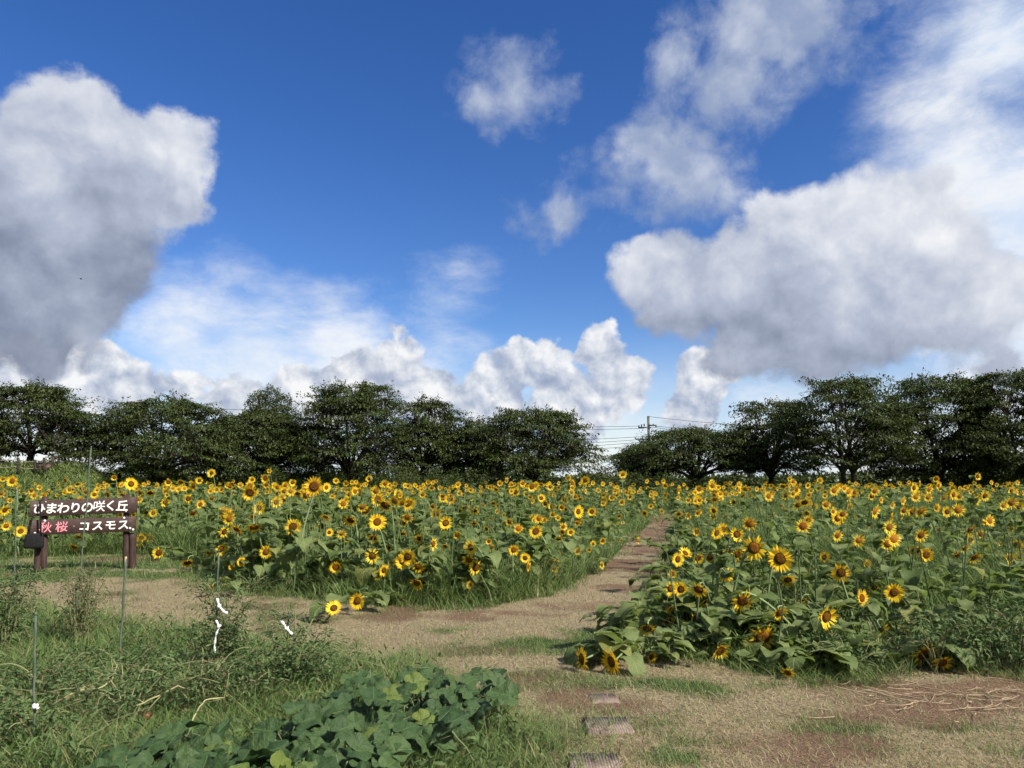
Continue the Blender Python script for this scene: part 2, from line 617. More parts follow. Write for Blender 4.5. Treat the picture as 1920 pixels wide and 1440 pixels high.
def sdf(poly, x, y):             # positive inside
    d = pdist(poly, x, y)
    return np.where(inside(poly, x, y), d, -d)


def field_sdf(x, y):
    return np.maximum(sdf(POLY_A, x, y), sdf(POLY_B, x, y))


def vnoise(x, y, s, seed=0):     # smooth value noise, world metres
    r = np.random.default_rng(seed).random((64, 64))
    fx, fy = np.asarray(x) / s, np.asarray(y) / s
    ix, iy = np.floor(fx).astype(int), np.floor(fy).astype(int)
    tx, ty = fx - ix, fy - iy
    tx, ty = tx * tx * (3 - 2 * tx), ty * ty * (3 - 2 * ty)
    g = lambda a, b: r[a % 64, b % 64]
    return (g(ix, iy) * (1 - tx) + g(ix + 1, iy) * tx) * (1 - ty) + (g(ix, iy + 1) * (1 - tx) + g(ix + 1, iy + 1) * tx) * ty


def fbm(x, y, s, seed=0, o=4):
    v, a = 0, 1.0
    for k in range(o):
        v = v + a * (vnoise(x, y, s / 2 ** k, seed + k) - 0.5)
        a *= 0.55
    return v


def bump_at(x, y):
    return 0.035 * fbm(x, y, 2.6, 3, 4)


MOUND_C = (-33.0, 43.5)


def mound_z(x, y):
    # a grassy bank behind the left end of the field
    dx = np.clip((x - (-27.5)) / 4.2, 0, None)
    dy = np.clip(np.abs(y - 45.0) / 5.2, 0, None)
    k = np.clip(1 - np.hypot(dx, dy), 0, 1)
    return 2.6 * k * k * (3 - 2 * k)


SOIL = [(1120, 1140, 1.3, 0.50), (1180, 1105, 1.0, 0.45), (1010, 1150, 0.9, 0.3), (1190, 1060, 1.0, 0.9), (1230, 1000, 1.5, 3.2), (1252, 976, 1.6, 6.0), (1205, 1030, 1.1, 1.7), (1215, 1110, 0.6, 0.3),
        (1640, 1305, 1.1, 0.40), (1800, 1295, 1.3, 0.42), (1500, 1420, 0.6, 0.2), (1720, 1350, 0.9, 0.28), (1880, 1335, 0.9, 0.36), (1760, 1255, 0.8, 0.25), (1420, 1400, 0.5, 0.2), (1130, 1320, 0.5, 0.2),
        (200, 1050, 1.0, 0.35), (520, 1345, 0.35, 0.16), (1600, 1400, 0.7, 0.2), (900, 1160, 1.0, 0.25), (60, 1260, 0.5, 0.3)]
GREEN = [(1090, 1190, 1.0, 0.55), (1190, 1160, 0.8, 0.5), (1010, 1200, 0.5, 0.3), (1240, 1080, 0.6, 1.2), (1255, 1030, 0.7, 2.0), (1600, 1370, 0.42, 0.20), (1400, 1290, 1.1, 0.25), (1540, 1290, 0.7, 0.2), (1750, 1410, 0.5, 0.16), (1900, 1420, 0.5, 0.2),
         (940, 1390, 0.6, 0.35), (1000, 1430, 0.35, 0.2), (300, 1080, 2.0, 0.4), (120, 1080, 1.6, 0.45), (1330, 1395, 0.3, 0.12), (860, 1180, 0.5, 0.2), (1140, 1225, 0.6, 0.2), (1800, 1370, 0.5, 0.14), (1250, 1420, 0.3, 0.12), (150, 1056, 3.0, 1.7), (330, 1060, 1.4, 1.0)]


def ellipses(lst, x, y):
    m = np.zeros(np.shape(x))
    for u, v, rx, ry in lst:
        c = ground(u, v)
        m = np.maximum(m, np.exp(-(((x - c[0]) / rx) ** 2 + ((y - c[1]) / (ry * 1.3)) ** 2)))
    return m


def cover_at(x, y):
    """how green (0..1) and how bare (0..1) the ground is"""
    n1, n2 = fbm(x, y, 1.3, 11), fbm(x, y, 0.5, 21)
    fs = field_sdf(x, y)
    verge = np.clip(1 - np.abs(np.minimum(fs, 0)) / 0.45, 0, 1)
    bed = np.clip(sdf(BED, x, y) / 0.5 + 0.6, 0, 1)
    g = np.maximum.reduce([verge * 0.95, bed, ellipses(GREEN[:-2], x, y) * 0.88, ellipses(GREEN[-2:], x, y)])
    g = np.clip(g + 1.0 * n1 + 0.8 * n2 + 0.08, 0, 1)
    s = np.clip(ellipses(SOIL, x, y) * 1.25 + 1.1 * n1 + 1.0 * n2 - 0.08, 0, 1)
    s = np.where(fs > 0.1, s * 0.15, s)
    g = np.where(fs > 0.1, 1.0, g)
    s = s * (mound_z(x, y) < 0.05)
    g = np.where(mound_z(x, y) > 0.05, 1.0, g)
    far = np.clip((y - 41) / 2.0, 0, 1)
    return np.maximum(g, far), np.clip(s, 0, 1) * (1 - 0.7 * bed)


# ------------------------------------------------------------------ ground
def lin(a, b, st):
    return np.arange(a, b, st)


gx = np.concatenate([[-1500, -700, -300, -150, -90], lin(-60, -13, 1.2), lin(-13, 13, 0.13), lin(13, 60, 1.2), [60, 90, 150, 300, 700, 1500]])
gy = np.concatenate([[-1500, -500, -150, -50, -15, -4, 0, 1.5], lin(2.4, 16, 0.11), lin(16, 36, 0.3), lin(36, 62, 1.0), [62, 75, 100, 160, 300, 700, 1800]])
GX, GY = np.meshgrid(gx, gy)
GZ = np.where((np.abs(GX) < 60) & (GY > 1) & (GY < 62), bump_at(GX, GY), 0) + mound_z(GX, GY)
nx, ny = len(gx), len(gy)
idx = np.arange(nx * ny).reshape(ny, nx)
q = np.stack([idx[:-1, :-1], idx[:-1, 1:], idx[1:, 1:], idx[1:, :-1]], -1).reshape(-1, 4)
GT = np.concatenate([q[:, [0, 1, 2]], q[:, [0, 2, 3]]])
m, t, b = mat('ground_turf')
co = nn(t, 'ShaderNodeTexCoord').outputs['Object']
ag = nn(t, 'ShaderNodeAttribute', attribute_name='green').outputs['Fac']
asx = nn(t, 'ShaderNodeAttribute', attribute_name='bare').outputs['Fac']
n1, n2, n3 = noise(t, co, 3.0, 6, 0.65), noise(t, co, 38.0, 4, 0.7), noise(t, co, 110.0, 3, 0.7)
straw = mixc(t, rng_map(t, n2, 0.3, 0.7, 0, 1), rgb(0.14, 0.108, 0.064), rgb(0.36, 0.30, 0.19))
green = mixc(t, rng_map(t, n2, 0.3, 0.7, 0, 1), rgb(0.025, 0.045, 0.014), rgb(0.10, 0.14, 0.045))
soil = mixc(t, rng_map(t, n3, 0.3, 0.7, 0, 1), rgb(0.090, 0.050, 0.032), rgb(0.215, 0.138, 0.094))
gm = rng_map(t, mth(t, 'ADD', ag, mth(t, 'MULTIPLY', mth(t, 'SUBTRACT', n1, 0.5), 0.5)), 0.3, 0.8, 0, 1)
sm = rng_map(t, mth(t, 'ADD', asx, mth(t, 'MULTIPLY', mth(t, 'SUBTRACT', n1, 0.5), 0.7)), 0.20, 0.95, 0, 0.9)
c = mixc(t, gm, straw, green)
c = mixc(t, sm, c, soil)
t.links.new(c, b.inputs['Base Color'])
b.inputs['Roughness'].default_value = 0.95
b.inputs['Specular IOR Level'].default_value = 0.1
bp = nn(t, 'ShaderNodeBump')
bp.inputs['Strength'].default_value = 0.9
bp.inputs['Distance'].default_value = 0.03
t.links.new(mth(t, 'ADD', n2, mth(t, 'MULTIPLY', n3, 0.5)), bp.inputs['Height'])
t.links.new(bp.outputs[0], b.inputs['Normal'])
gm_mesh = mesh_np('ground', np.stack([GX, GY, GZ], -1).reshape(-1, 3), GT, [m], smooth=True)
cg, cs = cover_at(GX.ravel(), GY.ravel())
cg = np.where(GY.ravel() < 0, 0.5, cg)
for nme, arr in (('green', cg), ('bare', cs)):
    a = gm_mesh.attributes.new(nme, 'FLOAT', 'POINT')
    a.data.foreach_set('value', arr.astype(np.float32))
tag(obj('ground', gm_mesh), 'trampled dry grass and soil with green verges', None, None, 'structure')


# ------------------------------------------------------------------ where the blooms are
# heads as read off the photograph: zoom origin, zoom scale, then (x, y, width, pose)
ZOOMS = [
    (0, 860, 6.0, '35,228,60,f 140,250,105,f 65,415,60,d 360,365,75,d 480,400,80,d 735,245,72,f 872,288,65,d 788,345,78,f 1060,405,80,f 1215,405,90,f 1285,212,66,f 1330,295,56,f 1362,372,70,f 1475,285,120,f 1560,300,55,d 1565,380,95,d 1690,380,115,D 1855,305,75,f 1895,265,80,f 1865,372,70,f 1860,490,95,f 55,580,85,r 70,758,90,f 232,815,105,f 880,880,105,D 830,995,110,D 1560,940,85,f 1590,890,90,f 1685,890,100,d 1785,1060,120,f 1725,610,80,f 1640,610,60,d 925,650,55,f 1360,635,60,f 1505,625,70,f 20,690,60,d'),
    (260, 860, 4.8, '380,212,65,d 492,245,75,f 545,197,58,f 655,130,66,f 700,278,55,f 745,278,50,f 835,235,85,d 1020,190,58,f 1142,177,85,f 1176,110,40,f 1170,270,62,d 1000,305,140,d 445,358,75,f 555,412,72,f 490,492,70,d 810,515,115,f 855,445,48,f 1082,445,95,f 1240,390,95,f 1035,520,90,D 880,635,140,D 1040,620,150,D 770,660,75,r 1390,610,120,f 1320,240,60,f 1385,215,65,f 1580,250,170,f 1508,330,100,f 1330,322,45,f 1380,315,55,d 1690,260,60,r 1645,610,72,f 1715,665,65,f 1145,840,105,f 925,925,72,f 840,975,50,f 740,815,90,r 440,935,105,D 630,850,70,D 1755,1345,135,u 1775,975,100,f 655,1155,50,d 1560,625,50,d'),
    (600, 860, 4.8, '145,200,48,f 235,222,50,f 290,212,42,f 325,210,36,f 405,235,45,f 440,178,56,f 555,235,40,f 625,237,38,f 678,228,45,f 805,250,50,f 855,238,36,f 930,237,34,f 975,212,44,f 1045,200,32,f 1015,215,36,f 885,260,38,f 940,262,38,f 1080,262,42,f 315,295,60,r 105,340,40,f 150,350,42,f 250,365,60,d 265,440,50,d 608,322,42,f 525,365,110,f 585,420,155,d 705,315,75,f 712,355,90,f 795,405,125,f 415,475,110,D 515,570,145,f 275,555,145,d 1105,360,65,f 1168,365,85,f 1045,495,90,f 1130,580,130,f 745,570,85,d 745,675,80,D 890,720,75,f 1020,770,85,r 1130,790,65,d 1230,685,65,f 1310,440,85,D 1390,470,90,D 1385,580,75,D 1160,290,32,f 1295,325,36,f 1380,295,40,f 1460,278,30,f 1530,255,44,f 1575,262,40,f 1680,195,45,r 1720,225,36,f 1750,228,34,f 1760,300,75,d 1690,288,40,f 1560,400,55,d 1600,420,45,d 1468,420,40,f 1595,475,44,f 1655,505,42,d 1705,570,62,f 1545,535,50,D 1500,630,60,D 1570,630,40,f 480,715,90,d 245,725,55,f 620,805,50,r 470,875,135,f 745,925,110,f 790,885,120,f 885,975,110,d 575,1005,90,f 520,1050,75,f 870,1120,120,d 335,1280,140,f 1355,800,125,f 1340,910,125,d 1405,980,145,f 1520,745,60,f 1545,800,65,d 1300,1090,50,d 1350,1135,65,f 1745,820,95,f 1845,895,80,f 1875,970,65,r 1750,910,45,d 650,930,70,d'),
    (940, 860, 5.333, '305,280,100,f 345,260,60,f 400,395,75,f 440,450,70,f 505,480,75,f 515,560,62,f 430,615,58,f 480,605,35,f 345,725,120,f 525,365,40,f 635,410,70,f 605,485,65,f 645,505,50,f 770,530,105,f 770,610,65,d 905,530,85,f 950,550,45,f 840,215,80,f 670,190,60,f 705,245,60,r 915,245,42,f 1015,252,45,f 1215,158,70,f 1150,315,65,f 1220,320,45,f 1285,298,38,f 1320,330,45,f 1275,345,48,f 1285,385,60,d 1378,335,42,f 1395,297,35,f 1455,225,45,f 1640,270,55,f 1618,225,50,f 1560,245,35,f 1770,310,65,r 1825,258,32,f 1855,295,30,f 1500,365,48,f 1540,345,42,f 1645,360,55,d 1530,415,50,r 1645,412,40,d 1495,475,50,f 1605,525,48,f 1435,545,60,f 1180,575,55,d 1025,415,62,f 1105,390,60,f 1075,425,45,d 1205,435,55,f 1030,480,50,d 740,380,55,f 785,380,55,d 620,680,80,f 612,745,55,f 695,735,68,f 575,800,75,D 1015,822,65,f 918,852,52,f 878,910,52,f 765,925,72,f 740,975,45,d 540,1035,105,d 530,1100,65,f 1005,1065,60,r 575,945,50,d 1365,815,55,r 1200,815,45,D 1120,815,45,D 1865,575,65,f 1215,640,30,f 1165,645,25,f'),
    (1240, 870, 5.333, '170,258,65,r 225,205,32,f 375,255,85,f 505,185,60,f 530,280,85,f 570,235,50,f 645,305,60,f 738,298,50,f 600,285,50,d 820,245,65,d 880,248,55,d 1015,262,50,f 1028,290,52,f 1025,235,35,f 1125,288,40,f 890,320,55,d 720,382,68,f 365,355,85,f 370,418,70,d 330,390,50,d 520,455,75,f 520,515,75,f 395,510,55,d 265,520,70,f 640,530,65,d 455,585,60,D 312,625,45,d 355,680,80,f 555,690,120,f 620,655,110,f 755,705,150,f 925,840,240,f 1185,950,235,f 935,700,80,D 1040,718,70,d 670,870,100,D 755,905,130,D 165,955,115,f 240,890,110,u 370,940,105,d 490,940,100,d 110,1100,75,f 95,1245,130,f 195,1255,145,f 375,1260,190,d 425,1380,130,d 645,1100,180,B 815,1370,240,d 1265,1160,130,d 1480,1060,100,D 1630,930,95,f 1650,770,85,f 1645,705,45,f 1795,1090,210,d 1765,540,125,f 1880,430,85,f 1715,405,60,r 1525,425,75,f 1455,380,75,f 1490,345,65,d 1600,385,65,d 1350,260,105,f 1320,325,70,f 1360,335,75,f 1285,150,50,f 1220,225,70,d 1330,190,50,f 1465,215,60,f 1585,165,62,f 1720,275,50,f 1635,288,40,f 1770,220,50,d 1895,285,50,f 1240,470,75,d 1195,420,70,D 1110,515,75,d 965,430,55,D 860,540,55,D 925,480,50,D 1180,1420,110,d 1420,1360,60,d 1080,1180,60,D'),
    (1560, 870, 5.333, '400,320,85,f 400,362,50,f 255,310,40,f 345,228,45,f 420,250,60,d 525,190,48,r 820,240,90,f 875,193,58,f 975,218,45,f 1040,148,58,f 1065,218,70,f 870,305,65,f 925,325,65,f 1205,245,60,f 1215,310,90,f 1115,342,72,f 1250,352,45,d 1455,125,72,f 1422,190,40,f 1530,320,95,f 1340,240,45,f 1385,235,40,f 1635,255,50,d 1785,215,60,f 1795,265,75,f 1660,340,50,d 1865,425,95,f 1800,425,45,f 1045,440,80,f 1150,480,95,f 745,430,60,f 805,475,95,f 595,535,70,r 700,525,55,f 755,555,50,d 385,605,85,d 235,530,50,f 1075,655,60,d 1385,655,115,d 1380,755,100,f 1490,705,80,f 1520,585,65,u 1600,600,45,d 1685,800,45,f 1790,650,60,d 1850,810,110,d 1780,945,115,f 1885,920,90,f 1425,935,130,d 1250,910,120,d 1560,1000,100,D 840,865,130,d 945,905,135,f 1050,920,70,d 350,1005,95,f 620,1285,175,f 300,1340,160,f 420,1240,120,d 1060,770,50,D 1410,1160,60,D 1360,460,50,d 1265,510,50,D'),
    (1060, 1060, 4.364, '1615,590,220,d 135,770,150,l 375,790,150,e 705,750,95,f 670,520,140,D 1270,700,170,d 1755,390,130,d 1820,880,120,D 840,450,100,D 850,360,80,d 950,465,60,D 1060,430,80,D'),
    (1480, 1110, 4.364, '305,205,210,f 760,310,130,D 1110,510,210,D 1250,580,150,D'),
]
VA = np.array(EDGE_A, float)
VB = np.array([(1240, 1150), (1290, 1240)] + EDGE_B[6:], float)


def front_y(u, v):
    if u < 1236 and not (u > 1150 and v > 1020):
        vf = np.interp(u, VA[:, 0], VA[:, 1])
    else:
        vf = np.interp(u, VB[:, 0], VB[:, 1]) if u > 1262 else 1180
    return ground(u, vf)[1]


heads = []
for ox, oy, sc, txt in ZOOMS:
    for w_ in txt.split():
        a, b_, d_, p_ = w_.split(',')
        heads.append((ox + float(a) / sc, oy + float(b_) / sc, float(d_) / sc, p_))
# side-on and nodding heads are narrower than they are wide: undo that where it shows
plants = []
for (u, v, px, pose) in heads:
    if pose in 'rle':
        px *= 1.25
    yf = front_y(u, v)
    ysize = 0.235 * F / px
    if v > 906:
        hc = 0.95 if u < 1236 else 0.85
        Y = math.sqrt(ysize * max((EYE - hc) * F / (v - 900), 4.0))
        Y = min(Y, (EYE - 0.22) * F / (v - 896) * 1.02)
    else:
        Y = ysize
    Y = float(np.clip(min(Y, 0.27 * F / px), yf + 0.12, 36))
    if v > 906:
        Y = min(Y, (EYE - 0.13) * F / (v - 896) * 1.03)
    if v > 1160:
        Y = ground(u, v + px * 0.62)[1]
    p = at(u, v, Y)
    if p[2] > 2.05:
        Y *= (2.05 - EYE) / (p[2] - EYE)
        p = at(u, v, Y)
    plants.append(dict(u=u, v=v, px=px, pose=pose, p=p, Y=Y, D=float(np.clip(px * Y / F * (1.10 if px > 26 else 1.24), 0.09, 0.36))))
plants.sort(key=lambda q_: -q_['px'])


HP = np.array([q_['p'] for q_ in plants])
HR = np.array([q_['D'] for q_ in plants]) * 0.5
HU, HV = proj(HP)


def clear_of_heads(P_, half, skip=None):
    """leaves standing between a bloom and the camera are left out: False where a leaf would cover one"""
    E_ = np.array([0, 0, EYE])
    ok_ = np.ones(len(P_), bool)
    P_ = np.asarray(P_, float)
    up_, vp_ = proj(P_)
    so_ = np.argsort(up_)
    us_ = up_[so_]
    hmax = float(np.max(half))
    for i_ in range(len(HP)):
        reach = (HR[i_] + hmax) * F / 3.5
        j0, j1 = np.searchsorted(us_, HU[i_] - reach), np.searchsorted(us_, HU[i_] + reach)
        idx_ = so_[j0:j1]
        idx_ = idx_[(np.abs(vp_[idx_] - HV[i_]) < reach) & (P_[idx_, 1] < HP[i_, 1])]
        if len(idx_) == 0:
            continue
        ax_ = E_ - HP[i_]
        L_2 = float(np.linalg.norm(ax_))
        ax_ = ax_ / L_2
        w_ = P_[idx_] - HP[i_]
        t_ = w_ @ ax_
        d_ = np.linalg.norm(w_ - t_[:, None] * ax_, axis=1)
        half_ = half if np.isscalar(half) else np.asarray(half)[idx_]
        ok_[idx_[(t_ > 0) & (t_ < L_2 - 1.0) & (d_ < HR[i_] * (1 - 0.5 * t_ / L_2) * 0.8 + half_)]] = False
    return ok_



# ------------------------------------------------------------------ grass
def blade_template(seg=2, bend=0.35):
    V, T = [], []
    for i in range(seg):
        t_ = i / seg
        w = 0.5 * (1 - 0.45 * t_)
        V += [(-w, bend * t_ * t_, t_), (w, bend * t_ * t_, t_)]
    V.append((0, bend, 1.0))
    for i in range(seg - 1):
        a = 2 * i
        T += [(a, a + 1, a + 3), (a, a + 3, a + 2)]
    a = 2 * (seg - 1)
    T.append((a, a + 1, a + 2))
    return np.array(V, float), np.array(T)


BLADE2, BLADE3 = blade_template(2, 0.35), blade_template(3, 0.9)


def add_blades(mb, x, y, h, w, lean, tint, tmpl=BLADE2, z=None, clear=False):
    n = len(x)
    az = RNG.random(n) * 2 * math.pi
    Yx = np.stack([np.cos(az), np.sin(az), np.zeros(n)], 1)
    X = np.stack([-np.sin(az), np.cos(az), np.zeros(n)], 1)
    Z = np.stack([np.cos(az) * np.sin(lean), np.sin(az) * np.sin(lean), np.cos(lean)], 1)
    P = np.stack([x, y, (bump_at(x, y) + mound_z(x, y)) if z is None else z], 1)
    if clear:
        ok_ = clear_of_heads(P + Z * (h * 0.6)[:, None], 0.03)
        X, Yx, Z, P, w, h, tint = X[ok_], Yx[ok_], Z[ok_], P[ok_], w[ok_], h[ok_], tint[ok_]
    mb.scatter(tmpl, X, Yx, Z, np.stack([w, h, h], 1), P, 0, np.clip(tint, 0, 1))


def near_points(n, ymin=3.6, ymax=17.0, pw=1.5, half=0.80):
    """points thinning out with distance"""
    k = RNG.random(n)
    y = (ymin ** (1 - pw) + k * (ymax ** (1 - pw) - ymin ** (1 - pw))) ** (1 / (1 - pw))
    x = (RNG.random(n) * 2 - 1) * half * y
    return x, y


turf = MB()
x, y = near_points(235000, 3.7, 20, 1.7)
g, s = cover_at(x, y)
keep = (field_sdf(x, y) < 0.1) & (RNG.random(len(x)) > s * 0.78)
x, y, g = x[keep], y[keep], g[keep]
n = len(x)
isg = RNG.random(n) < np.clip(g * 1.25 - 0.15, 0.10, 0.97)
tint = np.where(isg, 0.12 + 0.34 * RNG.random(n), 0.55 + 0.50 * RNG.random(n))
h = np.where(isg, 0.025 + 0.035 * RNG.random(n), 0.018 + 0.03 * RNG.random(n)) * (1 + 0.02 * y)
w = (0.0024 + 0.0022 * RNG.random(n)) * (0.50 + 0.09 * y)
lean = np.where(isg, 0.2 + 0.9 * RNG.random(n), 0.7 + 0.85 * RNG.random(n))
add_blades(turf, x, y, h, w, lean, tint)
tag(turf.build('short_grass', [M_GRASS]), 'short mown grass, straw coloured with green patches', 'grass', None, 'stuff')

verge = MB()
# longer green grass in the verges in front of the fields, in the bed and on the bank
x, y = near_points(190000, 3.7, 22, 1.3, 0.85)
fs, bd = field_sdf(x, y), sdf(BED, x, y)
pv = np.where((fs > -0.38 + 0.5 * fbm(x, y, 0.7, 5)) & (fs < 1.6), 0.75 * np.clip(1.2 - fs / 1.6, 0, 1), 0)
pv = np.maximum(pv, np.where(bd > -0.2 + 0.6 * fbm(x, y, 0.8, 9), 0.85, 0))
pv = np.maximum(pv, ellipses(GREEN[10:12] + GREEN[-2:], x, y) * 0.4)
keep = RNG.random(len(x)) < pv
x, y, fs, bd = x[keep], y[keep], fs[keep], bd[keep]
n = len(x)
hh = np.where(bd > 0, 0.07 + 0.15 * RNG.random(n), 0.05 + 0.12 * RNG.random(n)) * (0.7 + 0.9 * np.clip(vnoise(x, y, 0.8, 31), 0, 1))
wet = vnoise(x, y, 0.9, 41)
tint = 0.04 + 0.30 * RNG.random(n) * (0.5 + wet) + (RNG.random(n) < 0.10) * 0.5
add_blades(verge, x, y, hh, (0.004 + 0.003 * RNG.random(n)) * (0.6 + 0.06 * y), 0.15 + 0.9 * RNG.random(n), tint, BLADE3, None, True)
tag(verge.build('green_grass', [M_GRASS]), 'longer green grass along the verges and in the vegetable bed', 'grass', None, 'stuff')

tall = MB()
# tall weeds and grass growing through the flowers
cl = [(900, 1110, 1.5, 0.8, 0.55), (1000, 1090, 1.5, 1.2, 0.60), (1060, 1060, 1.2, 1.5, 0.38), (860, 1120, 1.5, 0.6, 0.42), (1100, 1030, 1.5, 2.0, 0.34), (1480, 1060, 1.4, 2.2, 0.85), (1560, 1080, 1.5, 1.8, 0.8),
      (1500, 1020, 2.2, 3.0, 0.95), (1650, 1090, 1.6, 1.6, 0.75), (1700, 1150, 1.4, 1.0, 0.6), (1880, 1120, 1.6, 1.3, 0.75), (330, 1035, 1.5, 1.2, 0.7), (200, 1040, 2.0, 0.8, 0.5), 
      (760, 1128, 1.2, 0.4, 0.30), (1180, 990, 2.0, 3.0, 0.32), (1240, 950, 4.0, 3.0, 0.9), (1640, 985, 3.0, 4.0, 1.1)]
for u, v, rx, ry, hg in cl:
    c = ground(u, v)
    k = int(950 * rx * ry) + 400
    x, y = c[0] + RNG.normal(0, 0.55, k) * rx, c[1] + RNG.normal(0, 0.55, k) * ry
    ok = field_sdf(x, y) > -0.25
    x, y = x[ok], y[ok]
    k = len(x)
    add_blades(tall, x, y, hg * (0.4 + 0.75 * RNG.random(k)), (0.006 + 0.006 * RNG.random(k)) * (0.7 + 0.035 * y), 0.05 + 0.6 * RNG.random(k), 0.06 + 0.34 * RNG.random(k) + (RNG.random(k) < 0.06) * 0.3, BLADE3, None, True)
k = 20000
x, y = near_points(k, 6.0, 24, 1.1, 0.85)
ok = (field_sdf(x, y) > 0.15) & (vnoise(x, y, 1.1, 83) > 0.35)
x, y = x[ok], y[ok]
k = len(x)
add_blades(tall, x, y, (0.25 + 0.45 * RNG.random(k)) * np.clip(0.5 + field_sdf(x, y) * 0.4, 0.4, 1.0), (0.007 + 0.006 * RNG.random(k)) * (0.7 + 0.035 * y), 0.1 + 0.7 * RNG.random(k), 0.08 + 0.34 * RNG.random(k), BLADE3, None, True)
tag(tall.build('tall_grass', [M_GRASS]), 'tall green grass and weeds growing through the sunflowers', 'grass', None, 'stuff')

bank = MB()
k = 16000
x, y = -40 + 18 * RNG.random(k), 39.5 + 8 * RNG.random(k)
ok = mound_z(x, y) > 0.1
x, y = x[ok], y[ok]
k = len(x)
add_blades(bank, x, y, 0.14 + 0.22 * RNG.random(k), 0.03 + 0.02 * RNG.random(k), 0.1 + 0.6 * RNG.random(k), 0.30 + 0.14 * RNG.random(k), BLADE3)
tag(bank.build('bank_grass', [M_GRASS]), 'lush grass on the bank below the rope fence', 'grass', None, 'stuff')


# ------------------------------------------------------------------ sunflower pieces
def leaf_template(stations, across, droop, fold, petiole=0.42, wave=0.055, seed=0, width=0.46):
    r = np.random.default_rng(seed)
    outline = np.array([(-0.10, 0.20), (0.0, 0.36), (0.12, 0.45), (0.30, 0.46), (0.5, 0.38), (0.7, 0.26), (0.87, 0.12), (1.0, 0.0)])
    ts = np.linspace(0, 1, stations)
    V, T = [], []
    # petiole as a thin strip
    V += [(-0.02, 0, 0), (0.02, 0, 0), (-0.016, petiole, petiole * 0.35), (0.016, petiole, petiole * 0.35)]
    T += [(0, 1, 3), (0, 3, 2)]
    n0 = 4
    pitch0 = 0.1
    yv, zv, ang = petiole, petiole * 0.35, pitch0
    pts = []
    for i, t_ in enumerate(ts):
        if i:
            st = 1.0 / (stations - 1)
            ang -= droop * st
            yv += math.cos(ang) * st
            zv += math.sin(ang) * st
        pts.append((yv, zv, ang))
    for (yy, zz, an), t_ in zip(pts, ts):
        wd = np.interp(t_, outline[:, 0], outline[:, 1]) * width / 0.46 * (1 + 0.12 * (r.random() - 0.5)) + 0.005
        for j in range(across):
            f = j / (across - 1) * 2 - 1
            x_ = f * wd
            lift = fold * abs(x_) + wave * (math.sin(7 * t_ + 5 * f + seed) + 0.7 * math.sin(13 * t_ - 4 * f + 2 * seed)) * abs(f)
            back = -0.12 * (abs(f) if i >= 0 and t_ < 0.12 else 0)
            V.append((x_, yy + back * math.cos(an) - lift * math.sin(an), zz + back * math.sin(an) + lift * math.cos(an)))
    for i in range(stations - 1):
        for j in range(across - 1):
            a = n0 + i * across + j
            T += [(a, a + 1, a + across + 1), (a, a + across + 1, a + across)]
    return np.array(V, float), np.array(T)


LEAVES = [leaf_template(7, 5, d, f, seed=i) for i, (d, f) in enumerate([(1.2, 0.25), (1.7, 0.15), (0.9, 0.35), (2.1, 0.10), (1.4, -0.15), (1.9, 0.3)])]
LEAF_LOW = [leaf_template(4, 3, d, f, seed=i) for i, (d, f) in enumerate([(1.2, 0.25), (1.8, 0.15), (0.8, 0.35), (1.5, -0.1)])]
LEAF_ME = [mesh_np('leaf', V, T, [M_LEAF], smooth=True) for V, T in LEAVES]


def petal_ring(n, seed, curl=0.0, ragged=0.0, r0=0.44):
    r = np.random.default_rng(seed)
    mb = MB()
    for k in range(n):
        if r.random() < ragged * 0.25:
            continue
        a = 2 * math.pi * (k + 0.45 * (r.random() - 0.5)) / n
        layer = k % 2
        L = (0.52 + 0.16 * r.random()) * (1 - 0.25 * ragged * r.random())
        wd = 0.068 + 0.030 * r.random()
        e = curl + (0.18 if layer else -0.08) + (0.35 + 0.6 * ragged) * (r.random() - 0.5)
        d = np.array([math.cos(a), math.sin(a), 0])
        s_ = np.array([-math.sin(a), math.cos(a), 0])
        z = np.array([0, 0, 1.0])
        b0 = d * r0
        tw = s_ * math.cos(0.5 * (r.random() - .5)) + z * math.sin(0.9 * (r.random() - .5))
        m1 = b0 + (d * math.cos(e) + z * math.sin(e)) * L * 0.45
        e2 = e + (0.25 if curl >= 0 else -0.3) * (r.random() - 0.3) + curl * 0.8
        m2 = m1 + (d * math.cos(e2) + z * math.sin(e2)) * L * 0.55 + s_ * 0.08 * (r.random() - .5)
        V = [b0 - s_ * wd * 0.55, b0 + s_ * wd * 0.55, m1 - tw * wd, m1 + tw * wd, m2]
        mb.add(V, [(0, 1, 3), (0, 3, 2), (2, 3, 4)], 0, r.random())
    return np.concatenate(mb.V), np.concatenate(mb.T), np.concatenate(mb.A)


RINGS = {'f': [petal_ring(36, i, 0.10) for i in range(5)], 'd': [petal_ring(32, 20 + i, 0.30, 0.5) for i in range(4)], 'o': [petal_ring(28, 40 + i, 0.0, 1.0) for i in range(3)]}
RING_ME = {k: [mesh_np('petals', V, T, [M_PETAL], tint=A) for V, T, A in v] for k, v in RINGS.items()}
RING_LOW = [petal_ring(20, 70 + i, 0.12) for i in range(3)]
RING_LOW = [(np.array(V) * np.array([1, 1, 1]), T) for V, T, A in RING_LOW]


def dome(rings, seg):
    V, T = [(0, 0, rings[-1][1])], []
    for (rr, z) in rings[:-1]:
        for k in range(seg):
            a = 2 * math.pi * k / seg
            V.append((rr * math.cos(a), rr * math.sin(a), z))
    for i in range(len(rings) - 2):
        for k in range(seg):
            p, q_ = 1 + i * seg + k, 1 + i * seg + (k + 1) % seg
            T += [(p, q_, q_ + seg), (p, q_ + seg, p + seg)]
    e = 1 + (len(rings) - 2) * seg
    for k in range(seg):
        T.append((e + k, e + (k + 1) % seg, 0))
    return np.array(V, float), np.array(T)


